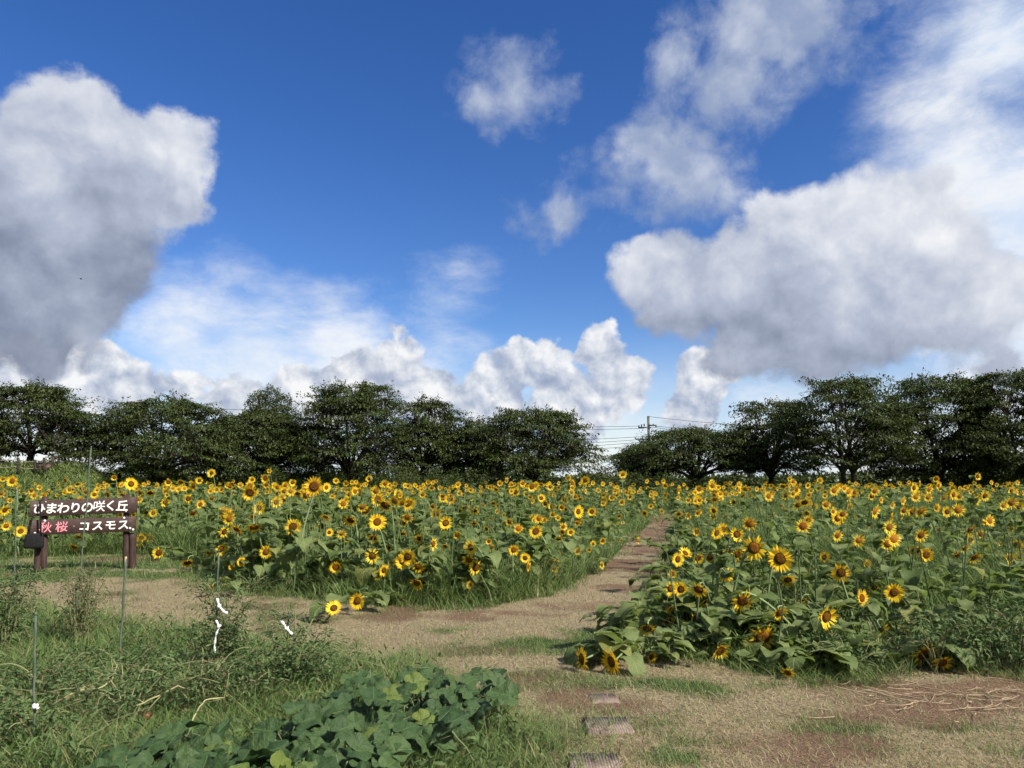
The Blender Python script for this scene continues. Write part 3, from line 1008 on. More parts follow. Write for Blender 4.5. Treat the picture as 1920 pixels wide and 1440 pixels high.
DISC = dome([(0.50, -0.04), (0.49, 0.05), (0.38, 0.11), (0.2, 0.12), (0, 0.09)], 18)
DISC_ME = mesh_np('disc', DISC[0], DISC[1], [M_DISC], smooth=True)
DISC_LOW = dome([(0.50, 0.0), (0.34, 0.10), (0, 0.10)], 8)


def calyx_geo(seed):
    r = np.random.default_rng(seed)
    mb = MB()
    V, T = dome([(0.50, -0.03), (0.42, -0.16), (0.2, -0.24), (0, -0.26)], 12)
    mb.add(V, T[:, ::-1], 0, 0.3)
    for k in range(22):
        a = 2 * math.pi * (k + r.random() * 0.5) / 22
        d, s_ = np.array([math.cos(a), math.sin(a), 0]), np.array([-math.sin(a), math.cos(a), 0])
        L = 0.22 + 0.12 * r.random()
        b0 = d * 0.46 + np.array([0, 0, -0.08])
        mb.add([b0 - s_ * 0.07, b0 + s_ * 0.07, b0 + d * L + np.array([0, 0, 0.12 * (r.random() - .4)])], [(0, 1, 2)], 0, r.random())
    return np.concatenate(mb.V), np.concatenate(mb.T), np.concatenate(mb.A)


CALYX_ME = [mesh_np('head', V, T, [M_CALYX], tint=A) for V, T, A in (calyx_geo(1), calyx_geo(2))]

def head_normal(pose, r):
    yaw, pit = r.normal(0.10, 0.30), r.normal(-0.15, 0.13)
    if pose == 'd':
        pit = -0.62 + r.normal(0, 0.12)
    elif pose == 'D':
        pit = -0.80 + r.normal(0, 0.14)
    elif pose == 'r':
        yaw = 0.95 + r.normal(0, 0.1)
    elif pose == 'l':
        yaw, pit = -1.25, -0.05
    elif pose == 'e':
        yaw, pit = -0.95, -0.1
    elif pose == 'u':
        pit = 0.75
    elif pose == 'B':
        yaw, pit = 2.4, -0.75
    return np.array([math.sin(yaw) * math.cos(pit), -math.cos(yaw) * math.cos(pit), math.sin(pit)])


SPECIAL = [
    (1413, 1027, 'biggest sunflower of the path bank, wide brown face looking straight out'),
    (1462, 1048, 'second big sunflower on the bank, just right of the biggest one'),
    (1381, 1002, 'full sunflower standing just above and left of the biggest bloom'),
    (1344, 999, 'upright sunflower at the left end of the group around the biggest bloom'),
    (1356, 993, 'sunflower half hidden behind two blooms left of the biggest bloom'),
    (1258, 1103, 'bright yellow sunflower pressed left of a twin beside the path'),
    (1276, 1105, 'darker twin sunflower overlapping a bright yellow one beside the path'),
    (1310, 1106, 'nodding sunflower with curled upper petals right of the twin blooms'),
    (1430, 1195, 'large nodding sunflower hanging on a bent pale neck over the grass'),
    (1091, 1236, 'fallen sunflower seen edge-on at the far end of a lodged stem'),
    (1146, 1241, 'second fallen sunflower seen nearly edge-on beside the dry grass'),
    (1221, 1232, 'small fallen sunflower facing out below broad leaves'),
    (1214, 1179, 'drooping sunflower with ragged petals above the broad fallen leaves'),
    (1351, 1220, 'sunflower sunk in dark leaves near the ground beside the path'),
    (1550, 1157, 'large sunflower with thin spiky petals at the front of the bank'),
    (1477, 1262, 'lowest small sunflower hanging sideways over the green grass'),
    (1734, 1227, 'ragged sunflower drooping to the ground from a thick pale stem'),
    (1766, 1243, 'withered low sunflower beside the ragged drooping one'),
    (1577, 1074, 'broad nodding sunflower with a wide brown face on the right bank'),
    (1676, 1111, 'spiky round sunflower on a straight pale neck amid tall grass'),
    (1616, 1121, 'sunflower with long loose lower petals in the right hand weeds'),
    (1737, 1040, 'tilted sunflower overlapping a darker one amid the right hand weeds'),
    (1571, 971, 'single round sunflower standing clear of the weeds on the right bank'),
    (1393, 1127, 'nodding sunflower half covered by a green leaf on the bank'),
    (1361, 1076, 'sunflower seen from behind with green bracts and hanging petals'),
    (589, 912, 'largest sunflower at the top of the leafy front clump'),
    (574, 929, 'orange sunflower tucked under the largest one of the front clump'),
    (468, 923, 'heavy sunflower with drooped petals above the left side of the clump'),
    (550, 987, 'round golden sunflower in front of large green leaves'),
    (498, 1035, 'lone sunflower against the dark leaves of the front clump'),
    (443, 992, 'drooping sunflower, left one of a nodding pair above the clump'),
    (477, 989, 'drooping sunflower, right one of a nodding pair above the clump'),
    (352, 1055, 'wilted sunflower hanging over the dry grass right of the sign'),
    (625, 1140, 'fallen sunflower with upright petals on the grass before the clump'),
    (670, 1127, 'fallen sunflower with shaggy petals lying beside another on the verge'),
    (698, 1042, 'large orange sunflower halfway down the front of the flower bank'),
    (781, 1093, 'low nodding sunflower at the foot of the flower bank'),
    (893, 1064, 'lowest of three stacked sunflowers beside the tall green grass'),
    (882, 1027, 'topmost of three stacked sunflowers beside the tall green grass'),
    (879, 1050, 'middle one of three stacked sunflowers beside the tall green grass'),
    (765, 1044, 'right one of two overlapping sunflowers low in the flower bank'),
    (755, 1053, 'left one of two overlapping sunflowers low in the flower bank'),
    (722, 947, 'dark faced sunflower with lowered petals in the middle rows'),
    (766, 944, 'dark round sunflower right of the lowered one in the middle rows'),
    (707, 979, 'dark brown centred sunflower below the middle rows'),
    (657, 976, 'tilted dark sunflower with thin petals in the middle rows'),
    (835, 981, 'dark sunflower standing apart at the middle of the field'),
    (1012, 996, 'spiky sunflower alone above the weeds left of the path'),
    (1097, 900, 'tall sunflower standing up against the gap between the trees'),
    (1168, 890, 'tallest sunflower before the gap, below the utility pole'),
    (397, 887, 'tall small sunflower rising above the field before the dark trees'),
    (682, 897, 'single tall sunflower rising before the trees at the field centre'),
    (1833, 893, 'tall sunflower rising before the darkest trees on the right'),
    (298, 1037, 'sunflower hanging low over bare soil right of the sign posts'),
    (39, 996, 'sunflower nodding just left of the black bag'),
    (23, 902, 'tall sunflower against the grassy bank at the left edge'),
    (310, 942, 'sunflower with dark face just right of the upper sign board'),
    (246, 907, 'wide sunflower above the right end of the sign'),
]
special_of = {}
for (su, sv, lab) in SPECIAL:
    best = min((i for i in range(len(plants)) if i not in special_of), key=lambda i: (plants[i]['u'] - su) ** 2 + (plants[i]['v'] - sv) ** 2)
    special_of[best] = lab


def zone(u, Y):
    if u < 60:
        return 'left of the sign'
    if u < 260:
        return 'behind the sign'
    if u < 400:
        return 'between sign and front clump'
    if u < 660:
        return 'in the leafy front clump' if Y < 14 else 'behind the front clump'
    if u < 940:
        return 'amid the flower bank' if Y < 16 else 'far off below the tallest tree'
    if u < 1110:
        return 'in the weeds left of the path' if Y < 16 else 'far off left of the tree gap'
    if u < 1236:
        return 'along the left edge of the path'
    if u < 1320:
        return 'where the path ends' if Y > 16 else 'beside the path'
    if u < 1480:
        return 'around the biggest bloom' if Y < 12 else 'far off right of the path'
    if u < 1700:
        return 'on the weedy right bank' if Y < 14 else 'far off below the twin trunks'
    return 'at the right end of the bank' if Y < 14 else 'below the darkest trees'


POSE_W = {'f': 'facing out', 'd': 'nodding forward', 'D': 'hanging head down', 'r': 'turned to the right', 'l': 'seen edge-on', 'e': 'turned to the left', 'u': 'tilted upward', 'B': 'seen from behind'}
N_THINGS = 305
LABELS = {}
_same = {}
for i, q_ in enumerate(plants[:N_THINGS]):
    sw = 'large ' if q_['D'] > 0.25 else ('small ' if q_['D'] < 0.16 else '')
    lab = special_of.get(i)
    if lab:
        LABELS[i] = lab
    else:
        _same.setdefault((sw, POSE_W[q_['pose']], zone(q_['u'], q_['Y'])), []).append(i)
ORD = ['leftmost', 'second from left', 'third from left', 'fourth from left', 'fifth from left', 'sixth from left', 'seventh from left', 'eighth from left', 'ninth from left', 'tenth from left', 'eleventh from left', 'twelfth from left', 'thirteenth from left', 'fourteenth from left', 'fifteenth from left']
NUM = ['', '', 'two', 'three', 'four', 'five', 'six', 'seven', 'eight', 'nine', 'ten', 'eleven', 'twelve', 'thirteen', 'fourteen', 'fifteen', 'sixteen']
for (sw, pw, zw), ids in _same.items():
    ids.sort(key=lambda j: plants[j]['u'])
    for k, j in enumerate(ids):
        if len(ids) == 1 or len(ids) > 16:
            LABELS[j] = f"{sw}yellow sunflower {pw} {zw}"
        else:
            o_ = 'rightmost' if k == len(ids) - 1 else ORD[k]
            LABELS[j] = f"{o_} of {NUM[len(ids)]} {sw}sunflowers {pw} {zw}"
            if len(LABELS[j].split()) > 16:
                LABELS[j] = LABELS[j].replace("head down ", "").replace("far off ", "")
stuff = MB()                     # 0 leaf, 1 stem, 2 petal, 3 disc


def stem_curve(p, nrm, D, base, n=9):
    h = max(p[2], 0.1)
    neck = p - nrm * D * 0.12
    c2 = neck - nrm * (0.10 + 0.45 * D) + np.array([0, 0, 0.05])
    c1 = base + np.array([0, 0, h * 0.75]) + 0.25 * (neck - base) * np.array([1, 1, 0])
    return bez(base, c1, c2, neck, n)


def quat_from_axes(X, Yv, Z):
    return Matrix(((X[0], Yv[0], Z[0]), (X[1], Yv[1], Z[1]), (X[2], Yv[2], Z[2]))).to_quaternion()


for i, q_ in enumerate(plants):
    r = np.random.default_rng(1000 + i)
    p, D, pose, Y = q_['p'], q_['D'], q_['pose'], q_['Y']
    nrm = head_normal(pose, r)
    lodged = p[2] < 0.62
    off = np.array([r.normal(0, 0.16), 0.12 + 0.2 * r.random(), 0])
    if lodged:
        side = 0.55 if q_['u'] > 1150 else (0.35 if q_['u'] < 400 else 0.1)
        off = np.array([side + r.normal(0, 0.15), 0.45 + 0.35 * r.random(), 0])
        if q_['u'] < 1150 and pose in 'fd' and q_['v'] < 1100:
            off *= 0.4
    base = np.array([p[0] + off[0], p[1] + off[1], 0.0])
    base[2] = float(bump_at(base[0], base[1])) - 0.02
    crv = stem_curve(p, nrm, D, base)
    if lodged:
        crv[1:-1, 2] = np.maximum(crv[1:-1, 2], 0.06)
    if i < N_THINGS:
        lab = LABELS[i]
        root = thing('sunflower', lab, 'sunflower', base, 'sunflowers ' + zone(q_['u'], Y))
        mb = MB()
        rad = np.linspace(0.013, 0.007, len(crv)) * (0.8 + D * 1.2)
        mb.tube(crv - base, rad, 6)
        mb.build('stem', [M_STEM], root, True)
        # head
        Zv = nrm
        Xv = np.cross(np.array([0, 0, 1.0]), Zv)
        Xv /= np.linalg.norm(Xv)
        Yv = np.cross(Zv, Xv)
        roll = r.random() * 6.28
        X2, Y2 = Xv * math.cos(roll) + Yv * math.sin(roll), -Xv * math.sin(roll) + Yv * math.cos(roll)
        hd = obj('head', CALYX_ME[i % 2], root, p - base)
        hd.rotation_mode = 'QUATERNION'
        hd.rotation_quaternion = quat_from_axes(X2, Y2, Zv)
        hd.scale = (D / 2 * (0.92 + 0.16 * r.random()), D / 2 * (0.92 + 0.16 * r.random()), D / 2)
        ds = obj('disc', DISC_ME, hd)
        k = 0.64 + 0.36 * r.random() ** 1.5
        ds.scale = (k, k, 0.8 + 0.6 * r.random())
        kind = 'f' if pose in 'frleu' and r.random() < 0.68 else ('o' if r.random() < 0.45 else 'd')
        pr = obj('petals', RING_ME[kind][r.integers(len(RING_ME[kind]))], hd)
        # leaves
        nl = int(r.integers(8, 13)) if q_['px'] > 14 else 7
        if lodged:
            nl = 7
        a0 = r.random() * 6.28
        for k in range(nl):
            tt = 0.14 + 0.74 * (k + 0.6 * r.random()) / nl
            f_ = tt * (len(crv) - 1)
            j = int(f_)
            pos = crv[j] * (1 - f_ + j) + crv[min(j + 1, len(crv) - 1)] * (f_ - j)
            az = a0 + k * 2.4 + r.normal(0, 0.3)
            el = r.normal(0.15, 0.25)
            dv = np.array([[math.cos(az) * math.cos(el), math.sin(az) * math.cos(el), math.sin(el)]])
            s_ = (0.12 + 0.12 * r.random()) * (0.75 + 1.2 * D) * (1.15 - 0.5 * abs(tt - 0.5)) * (1.30 if q_['px'] > 19 else 1.0)
            if not clear_of_heads((pos + dv[0] * s_ * 0.9 - [0, 0, s_ * 0.3])[None], s_ * 0.5)[0]:
                continue
            X_, Y_, Z_ = frames(dv)
            lf = obj('leaf', LEAF_ME[r.integers(len(LEAF_ME))], root, pos - base)
            lf.rotation_mode = 'QUATERNION'
            lf.rotation_quaternion = quat_from_axes(X_[0], Y_[0], Z_[0])
            lf.scale = (s_ * (0.85 + 0.3 * r.random()), s_, s_)
    else:
        stuff.tube(crv, 0.008, 4, 1, r.random(), False)
        Zv = nrm
        Xv = np.cross(np.array([0, 0, 1.0]), Zv)
        Xv /= np.linalg.norm(Xv)
        Yv = np.cross(Zv, Xv)
        ax = [q2[None] for q2 in (Xv, Yv, Zv)]
        stuff.scatter(RING_LOW[i % 3], *ax, np.array([D / 2]), p[None], 2)
        stuff.scatter(DISC_LOW, *ax, np.array([D / 2 * 0.85]), p[None], 3)

# plants that fill the rows: leaves, and a few small far heads
xs, ys = [], []
k = 30000
x = -40 + 80 * RNG.random(k)
y = 5.0 + 36 * RNG.random(k)
ok = (field_sdf(x, y) > 0.12) & (np.abs(x) < 0.78 * y + 2)
pk = np.clip(1.0 - 0.012 * (y - 8), 0.5, 1)
pk = np.where((x > 2.2) & (y < 10.5), 0.8, pk)
ok &= RNG.random(k) < pk
x, y = x[ok], y[ok]
fs = field_sdf(x, y)
order = np.argsort(y)
x, y, fs = x[order], y[order], fs[order]
# keep them apart
keep = np.zeros(len(x), bool)
cell = {}
for i in range(len(x)):
    dmin = 0.30 + 0.010 * y[i]
    cx, cyy = int(x[i] // 0.7), int(y[i] // 0.7)
    good = True
    for a in (-1, 0, 1):
        for b_ in (-1, 0, 1):
            for (px_, py_) in cell.get((cx + a, cyy + b_), ()):
                if (px_ - x[i]) ** 2 + (py_ - y[i]) ** 2 < dmin * dmin:
                    good = False
    if good:
        keep[i] = True
        cell.setdefault((cx, cyy), []).append((x[i], y[i]))
x, y, fs = x[keep], y[keep], fs[keep]
NP = len(x)
right = (x > 2.0)
ht = np.where(right & (y < 13), 0.80 + 0.06 * np.clip(y - 6, 0, 8), 1.28) * np.clip(0.66 + fs * 0.28, 0.6, 1.0)
ht = np.where(~right & (y > 18), 1.22, ht)
gap = (x > -0.8) & (x < 2.2) & (y < 18)
ht = np.where(gap, ht * 0.72, ht)
ht = ht * (0.82 + 0.30 * RNG.random(NP)) + 0.12 * fbm(x, y, 3.0, 51)
lean_x, lean_y = RNG.normal(0, 1.0, NP) * np.where(x > 2.0, 0.22, 0.12) * ht, RNG.normal(-0.06, 0.10, NP) * ht
base = np.stack([x, y, bump_at(x, y) - 0.02], 1)
top = base + np.stack([lean_x, lean_y, ht], 1)
for j in range(3):               # stems in three lengths
    a_, b_ = base + (top - base) * (j / 3.0), base + (top - base) * ((j + 1) / 3.0)
X, Yx, Z = frames(top - base, np.array([[0, -1.0, 0.02]]))
strip = (np.array([(-.5, 0, 0), (.5, 0, 0), (.35, 1, 0), (-.35, 1, 0), (0, 0, -.5), (0, 0, .5), (0, 1, .35), (0, 1, -.35)], float), np.array([(0, 1, 2), (0, 2, 3), (4, 5, 6), (4, 6, 7)]))
L_ = np.linalg.norm(top - base, axis=1)
stuff.scatter(strip, X, Yx, Z, np.stack([np.full(NP, 0.02), L_, np.full(NP, 0.02)], 1), base, 1)
NLV = 15
for i_l in range(NLV):
    act = RNG.random(NP) < np.where(y < 15, 1.0, np.where(i_l % 2 == 0, 1.0, 0.3))
    lvl = np.where(y < 14, 0.10, 0.25) + np.where(y < 14, 0.90, 0.75) * ((i_l + RNG.random(NP)) / NLV)
    pos = base + (top - base) * lvl[:, None]
    az = RNG.random(NP) * 2 * math.pi
    el = RNG.normal(0.2, 0.3, NP)
    dv = np.stack([np.cos(az) * np.cos(el), np.sin(az) * np.cos(el), np.sin(el)], 1)
    X, Yx, Z = frames(dv)
    s_ = (0.10 + 0.12 * RNG.random(NP)) * (1.1 - 0.45 * np.abs(lvl - 0.55)) * (1 + 0.010 * y) * np.where((y < 14) & (x < 2), 1.25, 1.0)
    act &= clear_of_heads(pos + dv * (s_ * 0.8)[:, None] - np.array([0, 0, 0.04]), s_ * 0.30)
    near = y < 12.5
    for v_ in range(4):
        sel = act & (RNG.integers(0, 4, NP) == v_)
        for tm, cond in ((LEAVES[v_], near), (LEAF_LOW[v_], ~near)):
            ss = sel & cond
            if ss.any():
                stuff.scatter(tm, X[ss], Yx[ss], Z[ss], s_[ss], pos[ss], 0)
FALL = np.array([(1120, 1222), (1190, 1180), (1250, 1120), (1330, 1130), (1430, 1190), (1500, 1225), (1640, 1215), (1660, 1245), (1500, 1258), (1300, 1246), (1150, 1240)], float)
cnt = 0
fp = []
while cnt < 80:
    u, v = 1120 + 540 * RNG.random(), 1120 + 140 * RNG.random()
    if inside(FALL, np.array([u]), np.array([v]))[0]:
        fp.append(ground(u, v + 12))
        cnt += 1
fp = np.array(fp)
fh = 0.16 + 0.34 * RNG.random(len(fp)) * np.clip((fp[:, 1] - 5.6) / 1.5, 0.25, 1.3)
for i_l in range(7):
    n_ = len(fp)
    az = RNG.random(n_) * 2 * math.pi
    el = RNG.normal(0.35, 0.3, n_)
    dv = np.stack([np.cos(az) * np.cos(el), np.sin(az) * np.cos(el), np.sin(el)], 1)
    pos = fp + np.stack([RNG.normal(0, .06, n_), RNG.normal(0, .06, n_), fh * (0.3 + 0.7 * RNG.random(n_))], 1)
    s_ = 0.115 + 0.085 * RNG.random(n_)
    okc = clear_of_heads(pos + dv * (s_ * 0.9)[:, None] - np.array([0, 0, 0.05]), s_ * 0.45)
    X, Yx, Z = frames(dv)
    for v_ in range(6):
        ss = okc & (RNG.integers(0, 6, n_) == v_)
        if ss.any():
            stuff.scatter(LEAVES[v_], X[ss], Yx[ss], Z[ss], s_[ss], pos[ss], 0)
# far small blooms not singled out above
sel = RNG.random(NP) < np.where(y > 19, 0.34, np.where(y > 9.5, 0.28, 0.12))
k = int(sel.sum())
nr = np.array([head_normal('d' if RNG.random() < 0.35 else 'f', RNG) for _ in range(k)])
Xh = np.cross(np.array([[0, 0, 1.0]]), nr)
Xh /= np.linalg.norm(Xh, axis=1)[:, None]
Yh = np.cross(nr, Xh)
hp = top[sel] + np.array([0, 0, 0.05]) + nr * 0.05 + np.stack([np.zeros(k), np.zeros(k), 0.10 * RNG.random(k)], 1)
Dh = 0.5 * (0.14 + 0.10 * RNG.random(k))
stuff.scatter(RING_LOW[0], Xh, Yh, nr, Dh, hp, 2)
stuff.scatter(DISC_LOW, Xh, Yh, nr, Dh * (0.75 + 0.3 * RNG.random(k)), hp, 3)
tag(stuff.build('sunflower_foliage', [M_LEAF_S, M_STEM_S, M_PETAL, M_DISC_S], None, False), 'dense mass of sunflower leaves, stems and far small blooms filling the rows', 'sunflowers', None, 'stuff')

# ------------------------------------------------------------------ trees
M_TLEAF = plant_mat('tree_leaf', (0.024, 0.040, 0.010), (0.082, 0.106, 0.027), 0.6, 0.28, 'tint', 0.3, (0.09, 0.065, 0.015), (0.07, 0.10, 0.015), 0.6)
M_BARK = plain_mat('cherry_bark', (0.018, 0.014, 0.012), (0.055, 0.043, 0.036), 0.9, 6, 0.2)
KITE = (np.array([(0, 0, 0), (0.24, 0.45, 0.06), (0, 1, -0.1), (-0.24, 0.45, 0.06)], float), np.array([(0, 1, 2), (0, 2, 3)]))


def rand_unit(n):
    v = RNG.normal(size=(n, 3))
    return v / np.linalg.norm(v, axis=1)[:, None]


def cherry_tree(u, top_v, half_px, Y, label, bottom_v=872, base_z=0.0, dens=1.0, fork=1.3, flat=1.0, lean=0.0, trunks=1, ls=0.19, name='cherry_tree', cat='tree'):
    c = at(u, 900, Y)
    cx, cyy = c[0], Y
    H = at(u, top_v, Y)[2]
    zb = at(u, bottom_v, Y)[2]
    Rw = half_px / F * Y * 1.10
    zb -= 0.15
    root = thing(name, label, cat, (cx, cyy, base_z))
    wood, leaves = MB(), MB()
    O = np.array([cx, cyy, base_z])
    tw_p, tw_d, tw_l, limb_pts = [], [], [], []

    def dome_pt(az, k, rr):      # k 0..1 height in the crown, rr 0..1 how far out
        prof = math.sqrt(max(0.0, 1 - (max(k, 0.0) ** 2.2) * 0.95)) * (0.86 + 0.14 * min(1, max(k, 0) * 4))
        return np.array([cx + lean * Rw * k + Rw * prof * rr * math.cos(az), cyy + 0.8 * Rw * prof * rr * math.sin(az), zb + (H - zb) * k])

    for tr in range(trunks):
        b0 = O + np.array([(tr - (trunks - 1) / 2) * 0.9, 0.2 * tr, -0.1])
        fk = b0 + np.array([RNG.normal(0, .15), RNG.normal(0, .15), fork + 0.1])
        wood.tube(bez(b0, b0 + [0, 0, fork * .4], fk - [0, 0, fork * .3], fk, 5), np.linspace(0.30, 0.20, 5) * (0.7 if trunks > 1 else 1), 7)
        nl = 13 if trunks == 1 else 7
        for li in range(nl):
            az = 2 * math.pi * (li + RNG.random() * 0.7) / nl + tr * 2.1
            kk = (0.06 + 0.30 * RNG.random()) if li % 2 else (0.40 + 0.52 * RNG.random())
            tgt = dome_pt(az, kk, 0.45 + 0.40 * RNG.random())
            L = np.linalg.norm(tgt - fk)
            hd = (tgt - fk) * np.array([1, 1, 0])
            limb = bez(fk, fk + 0.12 * hd + np.array([0, 0, L * 0.30]), tgt - 0.25 * (tgt - fk) + np.array([0, 0, 0.05 * L]), tgt, 9)
            wood.tube(limb, np.linspace(0.13, 0.035, 9), 5)
            limb_pts.append(limb)
            for si in range(8):
                t0 = 0.28 + 0.72 * (si + RNG.random()) / 8
                j = min(int(t0 * 8), 7)
                s0 = limb[j] * (1 - (t0 * 8 - j)) + limb[j + 1] * (t0 * 8 - j)
                a2 = az + RNG.normal(0, 0.9)
                k2 = np.clip((s0[2] - zb) / (H - zb) + RNG.normal(0.10, 0.22) * flat, -0.02, 1.0)
                tg2 = dome_pt(a2, k2, 0.55 + 0.47 * RNG.random() ** 0.7)
                tg2 = s0 + (tg2 - s0) * min(1.0, Rw * 0.75 / (np.linalg.norm(tg2 - s0) + 1e-6))
                sec = bez(s0, s0 + 0.35 * (tg2 - s0) + [0, 0, 0.12], s0 + 0.75 * (tg2 - s0) + [0, 0, 0.18], tg2, 6)
                wood.tube(sec, np.linspace(0.035, 0.012, 6), 3, 0, 0.5, False)
                d0 = tg2 - s0
                d0 = d0 / (np.linalg.norm(d0) + 1e-6)
                m_ = 9
                tq = 0.15 + 0.85 * RNG.random(m_)
                f_ = tq * 5
                jj = np.minimum(f_.astype(int), 4)
                tp = sec[jj] + (sec[jj + 1] - sec[jj]) * (f_ - jj)[:, None]
                td = 0.8 * d0 * np.array([1, 1, 0.6]) + 0.85 * rand_unit(m_) * np.array([1, 1, 0.6]) + np.array([0, 0, 0.12])
                tw_p.append(tp)
                tw_d.append(td / np.linalg.norm(td, axis=1)[:, None])
                up = np.clip((tp[:, 2] - zb) / (H - zb), 0, 1)
                tw_l.append((0.45 + 0.55 * RNG.random(m_)) * (Rw / 4.5) ** 0.5)
    P, Dv, Lt = np.concatenate(tw_p), np.concatenate(tw_d), np.concatenate(tw_l)
    # some shoots stand clear of the outline
    for a_, d_, l_ in zip(P, Dv, Lt):
        wood.tube([a_, a_ + d_ * l_ * 0.5 + [0, 0, 0.03], a_ + d_ * l_], [0.012, 0.009, 0.005], 3, 0, 0.5, False)
    nlf = int(8 * dens)
    tq = RNG.random((len(P), nlf)) ** 0.8
    pos = P[:, None] + Dv[:, None] * (Lt[:, None] * tq)[..., None] + RNG.normal(0, 0.055, (len(P), nlf, 3))
    pos[..., 2] -= 0.05 * tq
    pos = pos.reshape(-1, 3)
    dv = np.repeat(Dv, nlf, 0) * 0.5 + 0.8 * rand_unit(len(pos)) + np.array([0, 0, -0.25])
    X, Yx, Z = frames(dv, rand_unit(len(pos)) * 0.6 + np.array([[0, 0, 0.8]]))
    tone = np.clip(np.repeat(RNG.normal(0.38, 0.14, len(P)), nlf) + RNG.normal(0, 0.14, len(pos)), 0, 0.93)
    tone = np.where(RNG.random(len(pos)) < 0.006, 1.0, tone)
    leaves.scatter(KITE, X, Yx, Z, ls * (0.7 + 0.6 * RNG.random(len(pos))), pos, 0, tone)
    # flat leafy sprays laid in tiers over the crown
    LP = np.concatenate(limb_pts)
    nc = int(150 * dens * (Rw / 4.0) ** 1.3)
    cp, ca = [], []
    while len(cp) < nc:
        az, kq, rr = RNG.random() * 6.283, RNG.random() ** 0.85, 0.45 + 0.57 * math.sqrt(RNG.random())
        if kq < 0.3 and rr < 0.62:
            continue
        lump = 1 + 0.17 * math.sin(3 * az + cx) * math.sin(6 * kq + cx) + RNG.normal(0, 0.05)
        cp.append(dome_pt(az, kq * 0.97, rr * lump))
        ca.append(az)
    cp = np.array(cp)
    for c_ in cp:
        dd = np.linalg.norm(LP - c_, axis=1) + np.where(LP[:, 2] > c_[2], 1.5, 0)
        s0 = LP[dd.argmin()]
        wood.tube(bez(s0, s0 + 0.4 * (c_ - s0) + [0, 0, 0.1], s0 + 0.8 * (c_ - s0) + [0, 0, 0.1], c_, 4), [0.03, 0.022, 0.014, 0.006], 3, 0, 0.5, False)
    per = 118
    g_ = np.clip(RNG.normal(size=(nc, per, 3)), -1.7, 1.7) * 0.42
    rx = 0.55 + 0.55 * RNG.random(nc)
    tilt = RNG.normal(-0.12, 0.22, nc)
    ca = np.array(ca)
    rad_d = np.stack([np.cos(ca), np.sin(ca), tilt], 1)
    tan_d = np.stack([-np.sin(ca), np.cos(ca), RNG.normal(0, 0.15, nc)], 1)
    pc = cp[:, None] + g_[..., 0:1] * (rx * 1.7)[:, None, None] * rad_d[:, None] + g_[..., 1:2] * rx[:, None, None] * tan_d[:, None]
    pc[..., 2] += g_[..., 2] * (0.12 + 0.10 * RNG.random(nc))[:, None]
    pc = pc.reshape(-1, 3)
    dv = np.repeat(rad_d, per, 0) * 0.6 + 0.65 * rand_unit(len(pc)) + np.array([0, 0, -0.25])
    X, Yx, Z = frames(dv, rand_unit(len(pc)) * 0.45 + np.array([[0, 0, 0.9]]))
    tone = np.clip(np.repeat(RNG.normal(0.42, 0.16, nc), per) + RNG.normal(0, 0.07, len(pc)), 0, 0.93)
    tone = np.where(RNG.random(len(pc)) < 0.005, 1.0, tone)
    leaves.scatter(KITE, X, Yx, Z, ls * (0.7 + 0.6 * RNG.random(len(pc))), pc, 0, tone)
    wood.build('trunk', [M_BARK], root, True, O)
    leaves.build('crown', [M_TLEAF], root, False, O)
    return root


cherry_tree(55, 722, 118, 46, 'spreading tree on the bank behind the rope fence', 856, 1.9, 0.9, 1.2, lean=-0.1)
cherry_tree(300, 750, 140, 48, 'broad low tree right of the grassy bank', 885, 0, 1.15, 1.3)
cherry_tree(480, 776, 105, 51, 'dense tree in front of the dark evergreen', 890, 0, 1.25, 1.2)
cherry_tree(662, 717, 104, 50, 'tallest round tree of the row, left of the tree gap', 878, 0, 1.35, 1.6)
cherry_tree(785, 748, 66, 52, 'slanting tree leaning out from the tallest round tree', 878, 0, 1.0, 1.4, lean=0.25)
cherry_tree(885, 792, 58, 53, 'small tree between the slanting tree and the tree beside the gap', 885, 0, 1.0, 1.2)
cherry_tree(1000, 768, 108, 50, 'wide tree on the left side of the gap', 882, 0, 1.05, 1.4)
cherry_tree(1205, 836, 50, 56, 'low tree end in front of the utility pole', 885, 0, 0.9, 0.9)
cherry_tree(1305, 806, 118, 52, 'flat-topped tree right of the utility pole with a forked trunk', 876, 0, 0.85, 1.2, flat=0.7)
cherry_tree(1450, 748, 85, 50, 'open tree left of the twin trunks', 880, 0, 0.8, 1.6)
cherry_tree(1596, 710, 118, 46, 'tall open tree standing on twin trunks', 870, 0, 0.95, 2.0, trunks=2)
cherry_tree(1765, 704, 120, 47, 'tall ragged tree right of the twin trunks', 885, 0, 1.15, 1.6)
cherry_tree(1915, 694, 120, 45, 'darkest dense tree at the right edge', 900, 0, 1.5, 1.5)
cherry_tree(-130, 735, 110, 44, 'tree just outside the left edge, branches reaching in', 870, 1.9, 0.9, 1.4)


